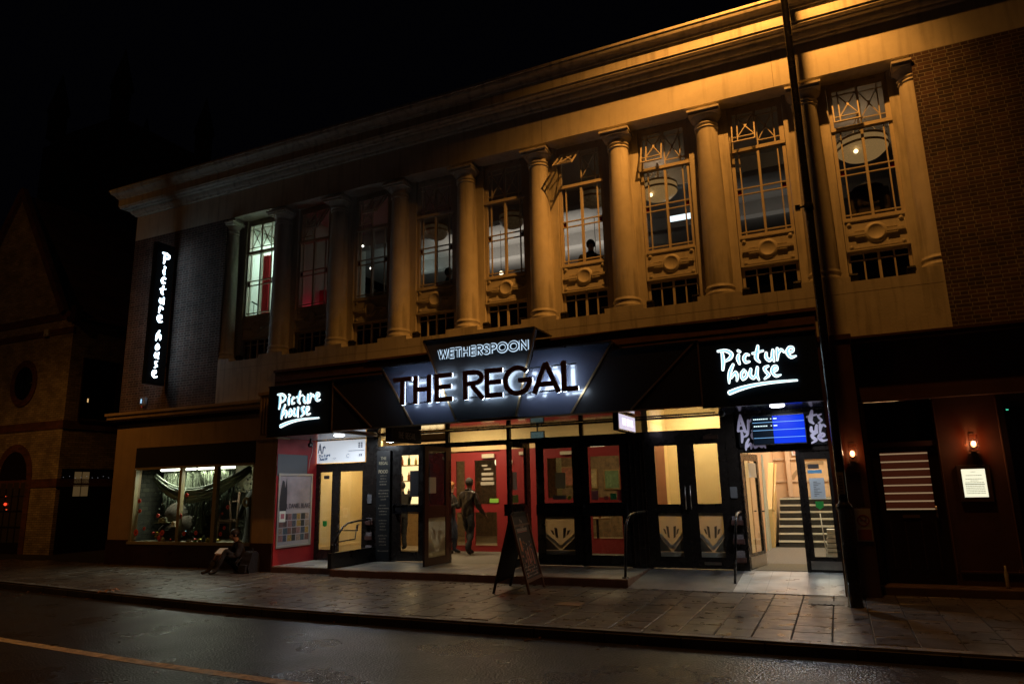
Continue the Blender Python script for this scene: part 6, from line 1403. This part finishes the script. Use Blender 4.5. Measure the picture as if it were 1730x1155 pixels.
# gothic tower behind, very faint
tw = thing('church_tower', 'faint tall stone church tower behind the gabled building', 'tower', (-56, 26, 0))
DKST = mat('old_stone', (.22,.17,.13), .9, var=.3, vscale=.7)
m = MB(); m.box(-60.5,-51.5,22,31,0,33); m.build('shaft', DKST, tw)
m = MB()
for x in (-60.6,-57.8,-54.9,-52.2): m.box(x,x+.9,21.5,22.0,0,32)
m.build('buttress', DKST, tw)
for x, y in ((-60.2,22.2),(-51.8,22.2),(-60.2,30.8),(-51.8,30.8)):
    m = MB(); m.lathe([(.75,33),(.75,35.5),(.95,35.6),(.02,39.5)], x, y, 8); m.build('pinnacle', DKST, tw)
m = MB(); m.prism([(-58.2,17)]+arc(-56.6,23,.9,1.6,180,0,10)+[(-55.0,17)], 21.9, 22.02); m.prism([(-56.2,17)]+arc(-54,23,.9,1.6,180,0,10)+[(-53.2,17)], 21.9, 22.03); m.build('belfry_opening', BLACKM, tw)

# ================================================================== interior lights of the ground floor
light('AREA', 'lobby_light', (-10.6,1.9,2.93), 34, (1.,.80,.48), None, size=.8, rot=(0,0,0))
light('AREA', 'vestibule_light', (-8.2,2.3,3.42), 78, (1.,.74,.42), None, size=1.5, sy=1.0, rot=(0,0,0))
light('AREA', 'vestibule_light', (-5.2,2.3,3.42), 13, (1.,.74,.42), None, size=1.5, sy=1.0, rot=(0,0,0))
light('AREA', 'side_lobby_light', (-2.5,1.9,3.40), 52, (1.,.78,.46), None, size=.8, rot=(0,0,0))
light('AREA', 'bar_light', (-11.2,4.9,3.4), 55, (1.,.76,.46), None, size=2.0, rot=(0,0,0))
light('AREA', 'pub_light', (-6,6.5,3.4), 75, (1.,.66,.34), None, size=3, sy=2, rot=(0,0,0))
light('AREA', 'cinema_lobby_light', (-.4,3.2,4.25), 125, (1.,.88,.68), None, size=1.4, rot=(0,0,0))
light('AREA', 'cinema_lobby_light', (-.4,7.4,4.25), 120, (1.,.88,.68), None, size=1.4, rot=(0,0,0))
light('POINT', 'pub_window_light', (4.5,1.0,2.5), 1.2, (1.,.6,.35), None, size=.2)
t = thing('ceiling_lamp', 'glowing white glass ceiling lamp seen through the fourth pub door', 'ceiling lamp', (-5.9,5.9,2.75)); m = MB(); m.lathe([(0,2.70),(.16,2.72),(.24,2.80),(.16,2.84),(.05,2.90),(0,2.9)], -5.9, 5.9, 20); m.build('shade', emit('lamp_shade_glow',(1.,.80,.45),2.2), t); MB().tube([(-5.9,5.9,2.88),(-5.9,5.9,3.45)], .012, 6).build('stem', BRASS, t)
t = thing('wall_light', 'small glowing wall light seen through the red inner door', 'wall light', (-9.6,7.2,2.4)); m = MB(); m.ball((-9.6,7.2,2.5), .085, 8, (.8,.8,1.5)); m.build('shade', emit('lamp_shade_glow',(1.,.80,.45),2.2), t); MB().tube([(-9.6,7.2,2.4),(-9.6,7.2,2.25),(-9.6,7.4,2.25)], .012, 6).build('arm', BRASS, t)
# pub interior furniture seen through the inner doors
PG_ = mat('green_gold_paper', (.20,.17,.07), .6, var=.6, vscale=16)
for X, Y in ((-8.9,6.4),(-6.9,5.0),(-5.0,6.8)):
    m = MB(); m.box(X-.20,X+.20,Y-.20,Y+.20,.15,3.45); m.box(X-.24,X+.24,Y-.24,Y+.24,.15,.9); m.box(X-.26,X+.26,Y-.26,Y+.26,3.1,3.2); solo(m.build('pillar', PG_), 'square patterned pillar inside the pub', 'pillar', 'pillars inside the pub')
for X, Y in ((-7.6,5.2),(-8.4,7.2),(-6.3,6.2),(-5.6,4.7)):
    t = thing('pub_table', 'small round wooden table inside the pub', 'table', (X,Y,.15), 'tables inside the pub'); m = MB(); m.lathe([(0,.88),(.36,.88),(.36,.91),(0,.91)], X, Y, 18); m.build('tabletop', WOODL, t); m = MB(); m.tube([(X,Y,.15),(X,Y,.88)], .035, 8); m.lathe([(.22,.15),(.20,.18),(.04,.2)], X, Y, 14); m.build('pedestal', BLACK, t)
    m = MB(); m.lathe([(.0,.91),(.035,.91),(.042,1.05),(.0,1.05)], X+.1, Y-.1, 10); solo(m.build('pint_glass', mat('beer', (.5,.22,.03), .15)), 'pint glass on a table inside the pub', 'glass', 'pint glasses inside the pub')
rs2 = random.Random(4)
for i in range(9):
    X = -9.3+i*.72; t = thing('picture', 'small framed picture on the far pub wall', 'picture', (X,8.88,1.6), 'pictures on the far pub wall'); z = 1.55+rs2.uniform(0,.4)
    B('frame', BRASS, t, (X-.26,X+.26,8.86,8.895,z,z+.62)); B('canvas', mat('canvas_%d' % (i % 3), ((.45,.36,.2),(.12,.2,.1),(.4,.15,.1))[i % 3], .6, var=.5, vscale=14), t, (X-.22,X+.22,8.855,8.862,z+.04,z+.58))
for X, Y in ((-8.0,6.0),(-4.6,7.6),(-6.4,7.4)):  # globe lamps added as bright points in the pub interior
    t = thing('globe_lamp', 'small warm globe lamp added, hanging inside the ground floor pub', 'lamp', (X,Y,2.75), 'globe lamps in the ground floor pub'); m = MB(); m.ball((X,Y,2.75), .09, 8); m.build('globe', emit('globe_glow',(1.,.78,.5),3.), t); MB().tube([(X,Y,2.83),(X,Y,3.45)], .008, 5).build('flex', BLACK, t)
# leaves and scraps along the gutter
lf = mat('litter_leaf', (.22,.12,.05), .7, var=.4); rs3 = random.Random(12)
for i in range(26):
    x = rs3.uniform(-15, 1.5); y = kerb_y(x)-.14-rs3.random()**2*.5 if i % 4 else kerb_y(x)+rs3.uniform(.1,2.6); z = ZR+.006 if i % 4 else .014; a = rs3.uniform(0,6.28); l = rs3.uniform(.025,.055); c_, s_ = math.cos(a)*l, math.sin(a)*l
    m = MB(); m.add([(x-c_,y-s_,z),(x+s_*.5,y-c_*.5,z+.012),(x+c_,y+s_,z+.004),(x-s_*.5,y+c_*.5,z+.016)], [(0,1,2,3)]); solo(m.build('litter_leaf', lf), 'small brown leaf lying along the kerb', 'leaf', 'scattered brown leaves by the kerb')
# cable along the brown band, door furniture on the right
m = MB(); m.tube([(-9.2+i*.7, -.07, 4.52-.02*math.sin(i*1.3)) for i in range(13)], .009, 6); solo(m.build('cable', BLACK), 'thin black cable running along the brown band above the canopy', 'cable')
m = MB(); m.tube([(1.31,-.03,1.10),(1.31,-.03,1.28)], .012, 8); m.box(1.295,1.325,-.03,.02,1.12,1.14); m.box(1.295,1.325,-.03,.02,1.24,1.26); m.build('door_handle', CHROME, bpy.data.objects['door'])
m = MB(); m.box(.85,1.08,.010,.02,1.10,1.145); m.build('letter_plate', BRASS, bpy.data.objects['door'])
for nm in ('globe_glow','fairy','red_glint','red_glint2','strobe','red_led','screen_line','screen_text','screen_black','pink_letter_glow','window','amber_glint','lit_pane','white_bulb','bulb_glow','tube_glow','downlight_glow','sodium_bowl','warm_bulb','lamp_shade_glow','green_led','sign_letter_core','cool_strip','cctv_image','brass_slats','blind_back','red_brown_back','lilac_letter','old_canvas'):
    if nm in MATS: MATS[nm].cycles.emission_sampling = 'NONE'     # weak glows not sampled as lights; some sit on parts without a lamp
